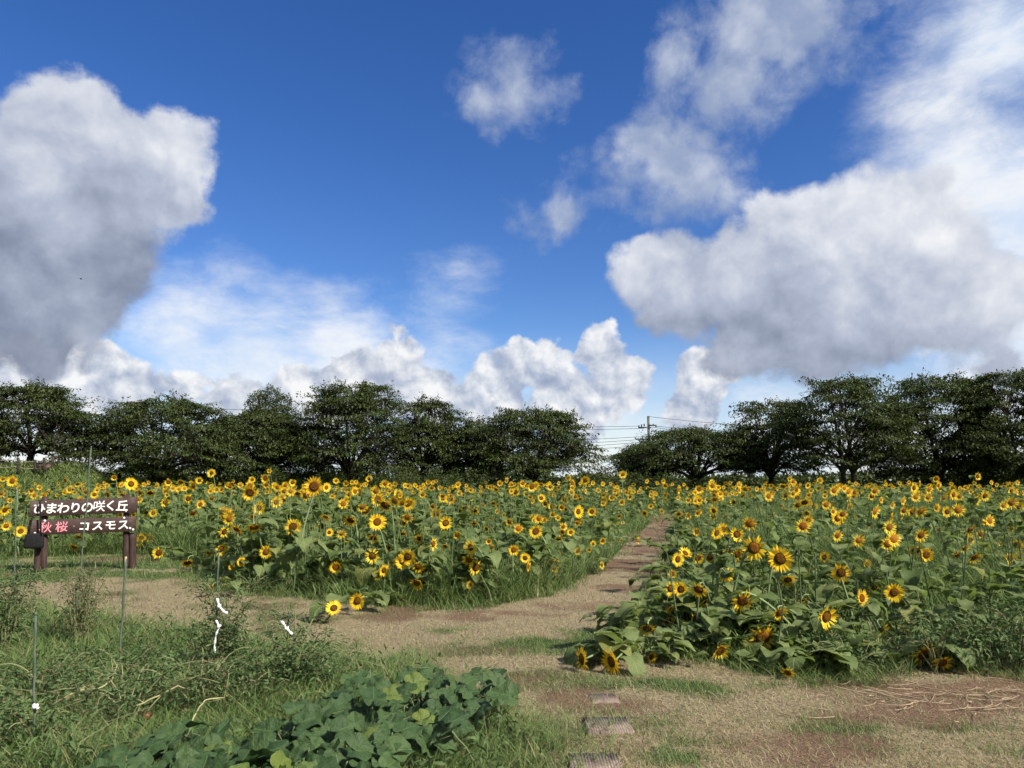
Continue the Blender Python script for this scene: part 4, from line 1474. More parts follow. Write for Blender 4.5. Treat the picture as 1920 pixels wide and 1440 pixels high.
def leaf_heap(name, label, cat, items, base, ls, n_per, m=M_TLEAF, group=None, trunk=None):
    root = thing(name, label, cat, base, group)
    lv = MB()
    for (c, rx, ry, rz) in items:
        k = int(n_per * rx * rz)
        d = rand_unit(k)
        rr = 0.55 + 0.5 * RNG.random(k) ** 0.7
        bumpy = 1 + 0.25 * np.sin(d[:, 0] * 7 + c[0]) * np.sin(d[:, 2] * 6 + c[1])
        pos = np.asarray(c) + d * np.array([rx, ry, rz]) * (rr * bumpy)[:, None]
        pos = pos[pos[:, 2] > base[2]]
        k = len(pos)
        X, Yx, Z = frames(rand_unit(k) + np.array([0, 0, -0.2]), rand_unit(k))
        tone = np.clip(0.30 + 0.25 * vnoise(pos[:, 0] * 3, pos[:, 2] * 3, 1.0, 77) + RNG.normal(0, 0.12, k), 0, 0.9)
        lv.scatter(KITE, X, Yx, Z, ls * (0.7 + 0.6 * RNG.random(k)), pos, 0, tone)
    lv.build('crown', [m], root, False, base)
    tr = MB()
    hgt = max(c[2] for c, *_ in items)
    if trunk is None:
        trunk = 0.05
    b0 = np.array(base)
    for s_ in range(3 if trunk < 0.1 else 1):
        o_ = np.array([0.15 * (s_ - 1), 0.1 * s_, 0]) if trunk < 0.1 else np.zeros(3)
        tp = np.array([items[0][0][0] + o_[0] * 3, items[0][0][1], hgt])
        tr.tube(bez(b0 + o_, b0 + o_ + [0, 0, 0.5], tp - [0, 0, 0.5], tp, 5), np.linspace(trunk, trunk * 0.4, 5), 5)
    tr.build('trunk', [M_BARK], root, True, base)
    return root


# dark evergreen behind
ev = []
for (u, v, r_) in [(484, 752, 20), (508, 742, 19), (530, 756, 18), (545, 775, 14), (475, 785, 24), (510, 790, 34), (545, 810, 24), (505, 830, 42)]:
    c = at(u, v, 66)
    ev.append((c, r_ / F * 66, r_ / F * 66, r_ / F * 66))
leaf_heap('evergreen_tree', 'dark evergreen poking up behind the cherry trees', 'tree', ev, (at(510, 900, 66)[0], 66, 0), 0.2, 900, trunk=0.25)

# shrubs under the trees
k = 0
SHR = [(235, 'under the broad low tree'), (390, 'between the broad low tree and the dense tree'), (560, 'under the dark gap left of the tallest tree'), (690, 'at the foot of the tallest round tree'), (830, 'below the small tree'),
       (950, 'under the wide tree, on its left'), (1060, 'under the wide tree, on its right'), (1180, 'below the utility pole'), (1270, 'left of the forked trunk'), (1470, 'left of the twin trunks'), (1690, 'right of the twin trunks'), (1800, 'under the ragged tree'), (1905, 'under the darkest tree')]
for u, wh in SHR:
    Y = 47.5 + 3 * RNG.random()
    c = at(u, 900, Y)
    hgt = {235: 2.4, 390: 2.6, 560: 2.6, 690: 2.5, 830: 2.4, 1060: 1.6, 1180: 2.3, 1270: 1.9, 1470: 1.5, 1690: 1.6, 1800: 3.4, 1905: 4.0}.get(u, 2.0)
    items = []
    for j in range(5):
        w_ = (j - 2) * 1.25
        items.append((np.array([c[0] + w_ + RNG.normal(0, .2), Y + RNG.normal(0, .4), hgt * (0.42 + 0.1 * RNG.random())]), 1.1, 1.0, hgt * 0.5))
    leaf_heap('shrub', f'dark shrub {wh}', 'shrub', items, (c[0], Y, 0), 0.15, 900)
# far wood closing the horizon
fw = MB()
kf = 30000
fx = -150 + 300 * RNG.random(kf)
fz = (1.2 + 1.8 * vnoise(fx, fx * 0 + 3, 9.0, 5) + 1.0 * vnoise(fx, fx * 0 + 9, 3.0, 6)) * RNG.random(kf) ** 0.6
pos = np.stack([fx, 118 + 8 * RNG.random(kf), fz], 1)
X, Yx, Z = frames(rand_unit(kf), rand_unit(kf))
fw.scatter(KITE, X, Yx, Z, 0.8 * (0.7 + 0.6 * RNG.random(kf)), pos, 0, np.clip(RNG.normal(0.5, 0.15, kf), 0, 0.9))
tag(fw.build('far_woods', [M_TLEAF]), 'low far wood along the horizon behind the trees', 'woods', None, 'stuff')

# ------------------------------------------------------------------ sign
M_BOARD = plain_mat('painted_board', (0.030, 0.016, 0.013), (0.060, 0.034, 0.028), 0.65, 5, 0.35, (1, 8, 8), 0.25)
M_LOG = plain_mat('painted_log', (0.022, 0.012, 0.010), (0.062, 0.037, 0.031), 0.8, 7, 0.3, (3, 3, 0.6), 0.4)
M_WHITE = plain_mat('white_paint', (0.62, 0.62, 0.60), (0.86, 0.86, 0.84), 0.6, 30)
M_PINK = plain_mat('pink_paint', (0.70, 0.20, 0.25), (0.84, 0.32, 0.38), 0.6, 30)
M_BLACK = plain_mat('black_cloth', (0.006, 0.006, 0.007), (0.016, 0.016, 0.018), 0.9, 40, 0.2)
SL, SR = at(58, 940, 12.55), at(259, 933, 13.1)
sx = SR - SL
sx_len = float(np.hypot(sx[0], sx[1]))
sign_ang = math.atan2(sx[1], sx[0])
AX = np.array([math.cos(sign_ang), math.sin(sign_ang), 0])
AN = np.array([AX[1], -AX[0], 0])             # towards the viewer
base_c = np.array([(SL[0] + SR[0]) / 2, (SL[1] + SR[1]) / 2, 0.0])
sign = thing('wooden_sign', 'brown two-board wooden sign with white and pink Japanese lettering on log posts', 'sign', base_c)
zl1, zl2 = at(58, 939.5, 12.55)[2], at(58, 968.5, 12.55)[2]
zr1, zr2 = at(259, 932, 13.1)[2], at(259, 961, 13.1)[2]
yl1, yl2 = at(58, 975.5, 12.55)[2], at(58, 1003.5, 12.55)[2]
yr1, yr2 = at(259, 968, 13.1)[2], at(259, 996, 13.1)[2]


def board(name, za, zb_, zc, zd):
    """za/zb_: left top/bottom, zc/zd: right top/bottom"""
    mb = MB()
    th = 0.032
    n = 12
    V, T = [], []
    rr = np.random.default_rng(int(za * 1000))
    for i in range(n + 1):
        f = i / n
        xx = -sx_len / 2 + sx_len * f
        zt, zz = za + (zc - za) * f + rr.normal(0, .0025), zb_ + (zd - zb_) * f + rr.normal(0, .0025)
        for (d_, z_) in ((th, zt - .006), (th - .006, zt), (0, zt), (0, zz), (th - .006, zz), (th, zz + .006)):
            p = AX * xx + AN * d_
            V.append((p[0], p[1], z_))
    for i in range(n):
        for j in range(6):
            a, b_ = i * 6 + j, i * 6 + (j + 1) % 6
            T += [(a, b_, b_ + 6), (a, b_ + 6, a + 6)]
    for e in (0, n * 6):
        for j in range(1, 5):
            T.append((e, e + j, e + j + 1))
    mb.add(V, T)
    return mb.build(name, [M_BOARD], sign)


b1 = board('board', zl1, zl2, zr1, zr2)
b2 = board('board', yl1, yl2, yr1, yr2)


def glyphs(text, parent, u0, u1, za, zb_, zc, zd, mtl, hk, vk=0.5, name='lettering'):
    """hand-painted characters between columns u0..u1 (0..1 along the board)"""
    n = len(text)
    bz_l, bz_r = (za + zb_) / 2, (zc + zd) / 2
    hgt = (za - zb_)
    V, T, nv = [], [], 0
    for i, ch in enumerate(text):
        cu = bpy.data.curves.new('glyph', 'FONT')
        cu.body = ch
        cu.size = 1.0
        cu.offset = 0.006 if ch in '咲秋桜' else 0.020
        cu.extrude = 0.0
        cu.resolution_u = 4
        o = bpy.data.objects.new('glyph', cu)
        COL.objects.link(o)
        bpy.context.view_layer.update()
        me = bpy.data.meshes.new_from_object(o.evaluated_get(bpy.context.evaluated_depsgraph_get()))
        me.calc_loop_triangles()
        co = np.array([v_.co[:] for v_ in me.vertices])
        tri = np.array([t_.vertices[:] for t_ in me.loop_triangles])
        bpy.data.objects.remove(o)
        bpy.data.curves.remove(cu)
        bpy.data.meshes.remove(me)
        f = (u0 + (u1 - u0) * (i + 0.5) / n)
        ctr = np.array([0.5, 0.38])
        s_ = hgt * hk
        rr = random.uniform(-0.06, 0.06)
        xy = (co[:, :2] - ctr) * s_ * np.array([1.0, random.uniform(0.94, 1.05)])
        xy = xy @ np.array([[math.cos(rr), math.sin(rr)], [-math.sin(rr), math.cos(rr)]])
        xx = -sx_len / 2 + sx_len * f + xy[:, 0]
        slope = (bz_r - bz_l) / sx_len
        zz = bz_l + (bz_r - bz_l) * f + (vk - 0.5) * hgt + xy[:, 1] + slope * xy[:, 0] + random.uniform(-0.006, 0.006)
        p = AX[None] * xx[:, None] + AN[None] * 0.0355
        V.append(np.stack([p[:, 0], p[:, 1], zz], 1))
        T.append(tri + nv)
        nv += len(co)
    me = mesh_np(name, np.concatenate(V), np.concatenate(T), [mtl])
    return obj(name, me, parent)


glyphs('ひまわりの咲く丘', b1, 0.03, 0.91, zl1, zl2, zr1, zr2, M_WHITE, 0.76)
glyphs('秋桜', b2, 0.085, 0.375, yl1, yl2, yr1, yr2, M_PINK, 0.78)
glyphs('・', b2, 0.36, 0.47, yl1, yl2, yr1, yr2, plain_mat('faded_paint', (0.12, 0.07, 0.07), (0.2, 0.13, 0.13)), 0.5)
glyphs('コスモス', b2, 0.45, 0.94, yl1, yl2, yr1, yr2, M_WHITE, 0.74)
for (fu, zz, pr) in [(0.065, 0.12, b2), (0.145, 0.93, b2), (0.88, 0.93, b2), (0.945, 0.22, b2), (0.975, 0.12, b2), (0.14, 0.92, b1), (0.895, 0.10, b1)]:
    mb = MB()
    (a_, b_, c_, d_) = (yl1, yl2, yr1, yr2) if pr is b2 else (zl1, zl2, zr1, zr2)
    z_ = (b_ + (a_ - b_) * zz) * (1 - fu) + (d_ + (c_ - d_) * zz) * fu
    p = AX * (-sx_len / 2 + sx_len * fu) + AN * 0.032
    p[2] = z_
    r_ = 0.021 if pr is b2 else 0.010
    mb.tube([p, p + AN * 0.008], [r_, r_ * 0.8], 10)
    mb.build('bolt', [M_WHITE], pr)
# log posts
for (u0, v0, u1, vt, rad_, Yp, back) in [(85, 1072, 88, 931, 0.052, 12.80, -0.075), (73, 1073, 74, 1006, 0.062, 12.72, -0.075), (236, 1061, 237.5, 927, 0.052, 13.1, -0.075), (247, 1064, 247, 1000, 0.060, 13.06, -0.085)]:
    bt, tp = at(u0, v0, Yp), at(u1, vt, Yp)
    pb = AX * float((bt - base_c) @ AX) + AN * back
    pt = AX * float((tp - base_c) @ AX) + AN * back
    mb = MB()
    zs = np.linspace(-0.1, tp[2], 8)
    pts = np.array([pb + (pt - pb) * (i / 7) for i in range(8)])
    pts[:, 2] = zs
    rr = rad_ * (1 + 0.04 * RNG.normal(size=8))
    mb.tube(pts, rr, 12)
    mb.build('post', [M_LOG], sign, True)

# bag hung over the boards
bl = at(64, 1014, 12.5)
bag = thing('shoulder_bag', 'black shoulder bag hanging by its strap from the left end of the sign', 'bag', bl - [0, 0, 0.13])
mb = MB()
prof = [(-0.13, 0.55, 0.6), (-0.125, 0.95, 0.9), (-0.08, 1.0, 1.0), (0.02, 0.97, 1.0), (0.09, 0.88, 0.85), (0.125, 0.78, 0.55), (0.13, 0.5, 0.2)]
V, T, seg = [], [], 16
for (z_, kx, ky) in prof:
    for j in range(seg):
        a = 2 * math.pi * j / seg
        cx_, sy_ = math.copysign(abs(math.cos(a)) ** 0.5, math.cos(a)), math.copysign(abs(math.sin(a)) ** 0.5, math.sin(a))
        p = AX * (0.150 * kx * cx_ + 0.006 * math.sin(9 * z_ * 10 + j)) + AN * 0.055 * ky * sy_
        V.append((p[0], p[1], z_ + 0.13))
for i in range(len(prof) - 1):
    for j in range(seg):
        a, b_ = i * seg + j, i * seg + (j + 1) % seg
        T += [(a, b_, b_ + seg), (a, b_ + seg, a + seg)]
for j in range(1, seg - 1):
    T.append((0, j + 1, j))
    e = (len(prof) - 1) * seg
    T.append((e, e + j, e + j + 1))
mb.add(V, T)
mb.build('body', [M_BLACK], bag, True)
bo = np.array(bl - [0, 0, 0.13])
for (ua, va, ub, vb, dep) in [(53, 1004, 61, 966, 0.02), (77, 1006, 74.5, 938, 0.05)]:
    a_, c_ = at(ua, va, 12.5), at(ub, vb, 12.5)
    mb = MB()
    for k_ in (-0.009, 0, 0.009):
        mb.tube(np.linspace(a_, c_, 4) - bo + AX * k_, 0.006, 5)
    mb.build('strap', [M_BLACK], bag)

# ------------------------------------------------------------------ rope fence on the bank
M_POST = plain_mat('fence_wood', (0.018, 0.014, 0.012), (0.05, 0.04, 0.034), 0.9, 10)
M_ROPE = plain_mat('rope', (0.16, 0.13, 0.11), (0.28, 0.23, 0.20), 0.9, 30)
fence = thing('rope_fence', 'dark post and rope fence along the top of the grassy bank', 'fence', (-30, 43.5, 2.3))
fo = np.array([-30, 43.5, 2.3])
tops = []
for (u, vt, vb, Yf) in [(-75, 857, 884, 41.5), (-20, 857, 884, 42.0), (34, 858, 886, 42.4), (66, 862, 884, 43.4), (83, 858, 882, 43.0), (98, 857, 879, 44.0), (110, 856, 875, 44.6), (122, 856, 874, 45.4)]:
    t_, b_ = at(u, vt, Yf), at(u, vb + 4, Yf)
    mb = MB()
    mb.tube([b_ - fo, (b_ + t_) / 2 - fo, t_ - fo], [0.085, 0.08, 0.075], 8)
    mb.build('post', [M_POST], fence, True)
    tops.append(t_)
for drop in (0.08, 0.50):
    for a_, c_ in zip(tops[:-1], tops[1:]):
        mb = MB()
        tt = np.linspace(0, 1, 7)[:, None]
        pts = a_ * (1 - tt) + c_ * tt
        pts[:, 2] -= drop + 0.10 * (1 - (2 * tt[:, 0] - 1) ** 2)
        mb.tube(pts - fo, 0.02, 5)
        mb.build('rope', [M_ROPE], fence)
cb = at(85, 872, 44.0)
box_ = MB()
box_.box((0, 0, 0.28), 0.75, 0.4, 0.5)
box_.box((0, 0, 0.56), 0.82, 0.46, 0.05)
box_.tube([(-0.3, 0, -0.3), (-0.3, 0, 0.06)], 0.04, 6)
box_.tube([(0.3, 0, -0.3), (0.3, 0, 0.06)], 0.04, 6)
tag(box_.build('wooden_box', [plain_mat('box_wood', (0.06, 0.04, 0.03), (0.11, 0.075, 0.05), 0.8, 8)]), 'small brown wooden box behind the rope fence', 'box').location = (cb[0], 44.0, cb[2] - 0.45)

# ------------------------------------------------------------------ utility pole and wires
M_CONC = plain_mat('pole_concrete', (0.07, 0.065, 0.06), (0.12, 0.115, 0.11), 0.9, 3)
M_METAL = plain_mat('dark_metal', (0.03, 0.03, 0.035), (0.07, 0.07, 0.08), 0.6, 5)
YP = 100.0
pb, pt = at(1219, 900, YP), at(1215.5, 780, YP)
pole = thing('utility_pole', 'grey utility pole with a crossarm rising behind the low trees', 'pole', (pb[0], YP, 0))
po = np.array([pb[0], YP, 0])
mb = MB()
mb.tube([(0, 0, 0), pt - po], [0.25, 0.17], 10)
mb.build('shaft', [M_CONC], pole, True)
for (ua, ub, vv) in [(1197, 1221, 802), (1214, 1219, 819), (1200, 1217, 824), (1202, 1217, 829), (1203, 1218, 835), (1216, 1229, 798)]:
    a_, c_ = at(ua, vv, YP - .2) - po, at(ub, vv - 1, YP - .2) - po
    mb = MB()
    mb.box((a_ + c_) / 2, np.linalg.norm(c_ - a_), 0.18, 0.18)
    mb.build('crossarm', [M_METAL], pole)
for (uu, vv) in [(1198, 800), (1203, 798), (1208, 797), (1225, 797), (1230, 799), (1202, 823), (1204, 828), (1205, 834)]:
    mb = MB()
    c_ = at(uu, vv, YP - .2) - po
    mb.tube([c_ - [0, 0, .16], c_ - [0, 0, .04], c_ + [0, 0, .04], c_ + [0, 0, .18]], [0.06, 0.13, 0.08, 0.12], 8)
    mb.build('insulator', [M_METAL], pole)
M_WIRE = plain_mat('wire', (0.03, 0.03, 0.035), (0.05, 0.05, 0.055), 0.6, 1)
WIRES = [((1198, 799), (700, 785), 'topmost of the wires running left from the pole crossarm'), ((1208, 803), (700, 795), 'second wire running left from the pole crossarm'), ((1214, 818), (850, 824), 'third wire down, running left from the pole'),
         ((1202, 824), (850, 834), 'fourth wire down, running left from the pole'), ((1203, 829), (850, 842), 'fifth wire down, running left from the pole'), ((1204, 835), (850, 849), 'lowest level wire running left from the pole'),
         ((1216, 781), (1520, 802), 'wire running right from the pole top'), ((1230, 799), (1480, 812), 'wire running right from the crossarm end'), ((1221, 801), (1460, 818), 'lower wire running right from the crossarm'),
         ((1175, 852), (1070, 905), 'upper slanting wire in the tree gap'), ((1180, 856), (1080, 908), 'middle slanting wire in the tree gap'), ((1185, 860), (1090, 910), 'lower slanting wire in the tree gap'),
         ((460, 768), (330, 757), 'wire showing above the broad low tree'), ((330, 757), (120, 772), 'wire showing between the bank tree and the broad low tree')]
for (a_, c_, lab) in WIRES:
    p0, p1 = at(*a_, YP - 0.2), at(*c_, YP + (12 if c_[0] < 1000 else 4))
    tt = np.linspace(0, 1, 14)[:, None]
    pts = p0 * (1 - tt) + p1 * tt
    pts[:, 2] -= 0.5 * (1 - (2 * tt[:, 0] - 1) ** 2) * np.linalg.norm(p1 - p0) / 40
    mb = MB()
    mb.tube(pts - p0, 0.030, 4)
    o = mb.build('overhead_wire', [M_WIRE])
    o.location = tuple(p0)
    tag(o, lab, 'wire', 'overhead wires')

# a bird high up
bp_ = at(151, 523, 120)
bird = MB()
bird.tube([(-0.02, -0.22, 0), (0, -0.12, 0.02), (0, 0.05, 0.02), (0, 0.2, 0), (0, 0.34, 0)], [0.01, 0.06, 0.09, 0.05, 0.02], 8)
for s_ in (-1, 1):
    bird.add([(0, -0.1, .04), (0, 0.1, .03), (s_ * 0.22, 0.02, .16), (s_ * 0.22, -0.12, .17), (s_ * 0.5, 0.08, .05)], [(0, 1, 2), (0, 2, 3), (3, 2, 4)])
bird.add([(-0.05, .3, 0), (.05, .3, 0), (.08, .5, 0), (-.08, .5, 0)], [(0, 1, 2), (0, 2, 3)])
tag(bird.build('bird', [M_BLACK]), 'tiny dark bird flying before the grey cloud', 'bird').location = tuple(bp_)

# ------------------------------------------------------------------ stepping slabs
M_SLAB = plain_mat('slab', (0.13, 0.095, 0.078), (0.26, 0.20, 0.170), 0.9, 16, 0.2, (1, 1, 1), 0.4)


def slab(u, v, rot, label, sink=0.0, w=0.29, dpt=0.27):
    c = ground(u, v)
    mb = MB()
    n = 17
    xs_, zs_ = [], []
    for i in range(n):
        x0 = -w / 2 + w * i / n
        xs_ += [x0, x0 + w / n * 0.30, x0 + w / n * 0.36, x0 + w / n * 0.94]
        zs_ += [0.0346, 0.0346, 0.036, 0.036]
    xs_.append(w / 2)
    zs_.append(0.030)
    k = len(xs_)
    V = [(a, -dpt / 2, z_) for a, z_ in zip(xs_, zs_)] + [(a, dpt / 2, z_) for a, z_ in zip(xs_, zs_)]
    V += [(a, -dpt / 2, -0.03) for a in xs_] + [(a, dpt / 2, -0.03) for a in xs_]
    T = []
    for i in range(k - 1):
        T += [(i, i + 1, k + i + 1), (i, k + i + 1, k + i), (2 * k + i, 2 * k + i + 1, i + 1), (2 * k + i, i + 1, i), (k + i, k + i + 1, 3 * k + i + 1), (k + i, 3 * k + i + 1, 3 * k + i)]
    T += [(0, k, 3 * k), (0, 3 * k, 2 * k), (k - 1, 3 * k - 1, 4 * k - 1), (k - 1, 4 * k - 1, 2 * k - 1)]
    mb.add(V, T)
    o = mb.build('stepping_slab', [M_SLAB])
    o.location = (c[0], c[1], float(bump_at(c[0], c[1])) - 0.014 - sink)
    o.rotation_euler = (0, 0, rot)
    return tag(o, label, 'paving slab', 'stepping slabs in the dry grass')


slab(1140, 1369, 0.03, 'ribbed brown paving slab lying clear in the dry grass')
slab(1116, 1437, -0.02, 'ribbed brown paving slab cut by the lower picture edge')
slab(1133, 1314, 0.05, 'paving slab almost buried under straw, farthest of the three', 0.020, 0.20, 0.22)

# ------------------------------------------------------------------ broad-leaved vines in the foreground
M_VINE = plant_mat('vine_leaf', (0.022, 0.050, 0.016), (0.064, 0.108, 0.036), 0.55, 0.2, 'rand', 0.25, (0.13, 0.17, 0.03), (0.10, 0.17, 0.03), 10)
M_VSTEM = plant_mat('vine_stem', (0.07, 0.09, 0.04), (0.14, 0.16, 0.07), 0.6, 0.0, 'rand')


def vine_leaf(seed, fold, droop, petiole=0.0):
    r = np.random.default_rng(seed)
    n = 22
    out = []
    for k in range(n + 1):
        a = math.pi * (k / n)          # 0 = tip, pi = notch
        rad = 0.47 * (1 + 0.42 * math.exp(-(a / 0.30) ** 2) + 0.07 * math.exp(-((a - 1.15) / 0.22) ** 2) - 0.05 * math.exp(-((a - 0.75) / 0.2) ** 2) + 0.10 * math.exp(-((a - 2.3) / 0.4) ** 2))
        if a > 2.6:
            rad *= 1 - 0.75 * ((a - 2.6) / 0.54) ** 2
        out.append((rad * math.sin(a) * 1.0, 0.42 + rad * math.cos(a)))
    V, T = [(0, 0.42, 0)], []
    V += [(0, 0.15, 0), (0, 0.95, 0)]
    rings = (0.5, 1.0)
    V, T = [], []
    pts = [(x_, y_) for x_, y_ in out] + [(-x_, y_) for x_, y_ in out[1:-1]][::-1]
    m_ = len(pts)
    ctr = (0, 0.36)

    def zz(x_, y_):
        return fold * abs(x_) - droop * max(0, y_) ** 2 * 0.5 - 0.35 * droop * x_ * x_ + 0.040 * math.sin(9 * x_ + 6 * y_ + seed) + 0.035 * math.sin(14 * y_ - 5 * x_ + 2 * seed)
    V.append((ctr[0], ctr[1], zz(*ctr)))
    for f in rings:
        for (x_, y_) in pts:
            xx, yy = ctr[0] + (x_ - ctr[0]) * f, ctr[1] + (y_ - ctr[1]) * f
            V.append((xx, yy, zz(xx, yy)))
    for k in range(m_):
        a, b_ = 1 + k, 1 + (k + 1) % m_
        T += [(0, b_, a), (a, b_, b_ + m_), (a, b_ + m_, a + m_)]
    return np.array(V, float), np.array(T)


VLEAF = [mesh_np('leaf', *vine_leaf(i, f, d), [M_VINE], smooth=True) for i, (f, d) in enumerate([(0.15, 0.6), (0.38, 0.4), (-0.12, 0.8), (0.5, 0.9), (0.1, 1.2), (0.3, 0.15)])]


def vine(label, polys, zmean, n, seed, sep=0.085, smin=0.10, smax=0.16):
    r = np.random.default_rng(seed)
    poly = np.array(polys, float)
    lo, hi = poly.min(0), poly.max(0)
    pts = []
    tries = 0
    while len(pts) < n and tries < 20000:
        tries += 1
        u, v = lo + (hi - lo) * r.random(2)
        if not inside(poly, np.array([u]), np.array([v]))[0]:
            continue
        z = zmean * (0.75 + 0.5 * r.random())
        p = ground(u, v, z)
        if all(np.linalg.norm(p - q2) > sep for q2 in pts):
            pts.append(p)
    c = np.mean(pts, 0)
    c[2] = 0
    root = thing('broad_leaved_vine', label, 'vine')if False else thing('broad_leaved_vine', label, 'vine', c, 'broad-leaved vines in the bed')
    for i, p in enumerate(pts):
        lf = obj('leaf', VLEAF[r.integers(len(VLEAF))], root, p - c)
        az = r.random() * 6.28
        tip = np.array([math.cos(az), math.sin(az) - 0.35, 0])
        tip /= np.linalg.norm(tip)
        nrm = np.array([r.normal(0, 0.42), -0.45 + r.normal(0, 0.38), 1.0])
        nrm /= np.linalg.norm(nrm)
        Yv = tip - nrm * (tip @ nrm)
        Yv /= np.linalg.norm(Yv)
        Xv = np.cross(Yv, nrm)
        lf.rotation_mode = 'QUATERNION'
        lf.rotation_quaternion = quat_from_axes(Xv, Yv, nrm)
        s_ = smin + (smax - smin) * r.random()
        lf.scale = (s_ * (0.88 + 0.2 * r.random()), s_, s_)
        if i % 2 == 0:
            mb = MB()
            g0 = np.array([p[0] + r.normal(0, .06), p[1] + 0.03 + r.normal(0, .05), 0.0])
            mb.tube(bez(g0 - c, g0 - c + [0, 0, p[2] * .6], p - c - nrm * 0.06, p - c - nrm * 0.004, 5), [0.004] * 5, 5)
            mb.build('stalk', [M_VSTEM], root, True)
    return root


vine('mounded vine of broad heart-shaped leaves at the lower centre', [(520, 1360), (560, 1325), (640, 1290), (740, 1262), (810, 1262), (885, 1285), (870, 1340), (842, 1385), (770, 1400), (720, 1450), (500, 1460), (480, 1400)], 0.24, 210, 5, 0.058)
vine('flat spread of broad vine leaves along the lower left edge', [(130, 1470), (170, 1430), (250, 1400), (330, 1366), (400, 1372), (420, 1392), (500, 1386), (520, 1480)], 0.20, 110, 6, 0.058)
vine('separate upright vine shoot with a few large leaves right of the mound', [(905, 1262), (935, 1245), (970, 1290), (975, 1325), (930, 1335), (890, 1320)], 0.22, 11, 8, 0.055, 0.13, 0.17)

# ------------------------------------------------------------------ vegetable bed: stakes, ties, tomato plants
M_STAKE = plain_mat('green_stake', (0.035, 0.060, 0.040), (0.095, 0.120, 0.085), 0.7, 12, 0.3)
M_CANE = plain_mat('bamboo', (0.24, 0.18, 0.10), (0.38, 0.30, 0.18), 0.6, 9)
M_TIE = plain_mat('white_cloth', (0.66, 0.67, 0.70), (0.84, 0.84, 0.86), 0.9, 40)


def stake(ub, vb, ut, vt, rad_, label, cap=False, yoff=0.0):
    b_ = ground(ub, vb)
    t_ = at(ut, vt, b_[1] + yoff)
    root = thing('garden_stake', label, 'stake', b_, 'garden stakes in the bed')
    n = 9
    rad_ *= 0.72
    pts = np.array([(b_ + (t_ - b_) * i / (n - 1)) - b_ for i in range(n)])
    pts[1:-1, :2] += RNG.normal(0, 0.004, (n - 2, 2))
    pts[0, 2] -= 0.1
    mb = MB()
    rr = np.array([rad_ * (1.14 if i % 2 else 1.0) for i in range(n)])
    mb.tube(pts, rr, 8)
    mb.build('shaft', [M_STAKE], root, True)
    mb = MB()
    d_ = (t_ - b_) / np.linalg.norm(t_ - b_)
    e_ = (t_ - b_)
    mb.tube([e_ - d_ * (0.12 if cap else 0.012), e_ + d_ * 0.006], [rad_ * 1.16, rad_ * 1.05], 8)
    mb.build('tip', [M_CANE if cap else M_STAKE], root, True)
    return b_, t_


stake(143, 1178, 171, 838, 0.011, 'tall leaning green stake crossing in front of the sign')
stake(222, 1262, 236, 1045, 0.012, 'green stake with a bare cane tip before the right sign post', True)
stake(27, 1140, 31, 918, 0.011, 'green stake at the left edge rising beside the bag')
stake(404, 1272, 410, 1032, 0.010, 'green stake with white cloth ties beside the leafy clump')
stake(538, 1300, 541, 1148, 0.007, 'short dark stake with a single white tie')
stake(63, 1442, 67, 1150, 0.009, 'green stake standing in the weeds at the lower left')


def tie(pts, rad_, label):
    P_ = np.array(pts)
    mb = MB()
    n = len(P_)
    fine = []
    for i in range(n - 1):
        for f in np.linspace(0, 1, 4, endpoint=False):
            fine.append(P_[i] * (1 - f) + P_[i + 1] * f)
    fine.append(P_[-1])
    fine = np.array(fine)
    rr = rad_ * (1 + 0.35 * np.sin(np.arange(len(fine)) * 1.9)) * np.where(np.arange(len(fine)) % 4 == 0, 0.75, 1)
    mb.tube(fine - P_[0], rr, 7)
    k_ = P_[min(1, n - 1)] - P_[0]
    mb.tube([k_ + [-.012, 0, -.012], k_ + [0.0, -.012, 0.004], k_ + [.014, 0, .012]], [0.006, 0.013, 0.006], 7)
    o = mb.build('cloth_tie', [M_TIE], None, True)
    o.location = tuple(P_[0])
    tag(o, label, 'tie', 'white cloth ties')


Yt = ground(404, 1272)[1] - 0.20
tie([at(407, 1122, Yt), at(411, 1137, Yt - .02), at(420, 1147, Yt - .02), at(427, 1150, Yt)], 0.009, 'white cloth strip tied near the top of the stake')
tie([at(405, 1163, Yt), at(411, 1175, Yt - .02), at(405, 1190, Yt - .02), at(402, 1210, Yt), at(403, 1225, Yt)], 0.008, 'long white cloth strip hanging down the stake')
Yt = ground(538, 1300)[1] - 0.18
tie([at(527, 1163, Yt), at(537, 1178, Yt - .02), at(548, 1190, Yt)], 0.010, 'white cloth knot on the short dark stake')
Yt = ground(63, 1442)[1] - 0.02
tie([at(62, 1321, Yt), at(67, 1325, Yt), at(72, 1329, Yt)], 0.008, 'white cloth scrap on the stake at the lower left')

M_TOM = plant_mat('tomato_leaf', (0.052, 0.098, 0.032), (0.140, 0.195, 0.075), 0.65, 0.28, 'tint', 0.2, (0.16, 0.13, 0.06), (0.10, 0.15, 0.04), 20)
M_DRYL = plant_mat('withered_leaf', (0.09, 0.06, 0.036), (0.20, 0.17, 0.095), 0.8, 0.15, 'tint', 0.15)
M_TSTEM = plant_mat('tomato_stem', (0.10, 0.12, 0.05), (0.20, 0.20, 0.09), 0.6, 0.0, 'tint')
LEAFLET = (np.array([(0, 0, 0), (0.17, 0.3, 0.07), (0.11, 0.7, 0.0), (0, 1, -0.2), (-0.11, 0.7, 0.0), (-0.17, 0.3, 0.07), (0, 0.45, -0.04)], float),
           np.array([(0, 1, 6), (1, 2, 6), (2, 3, 6), (3, 4, 6), (4, 5, 6), (5, 0, 6)]))


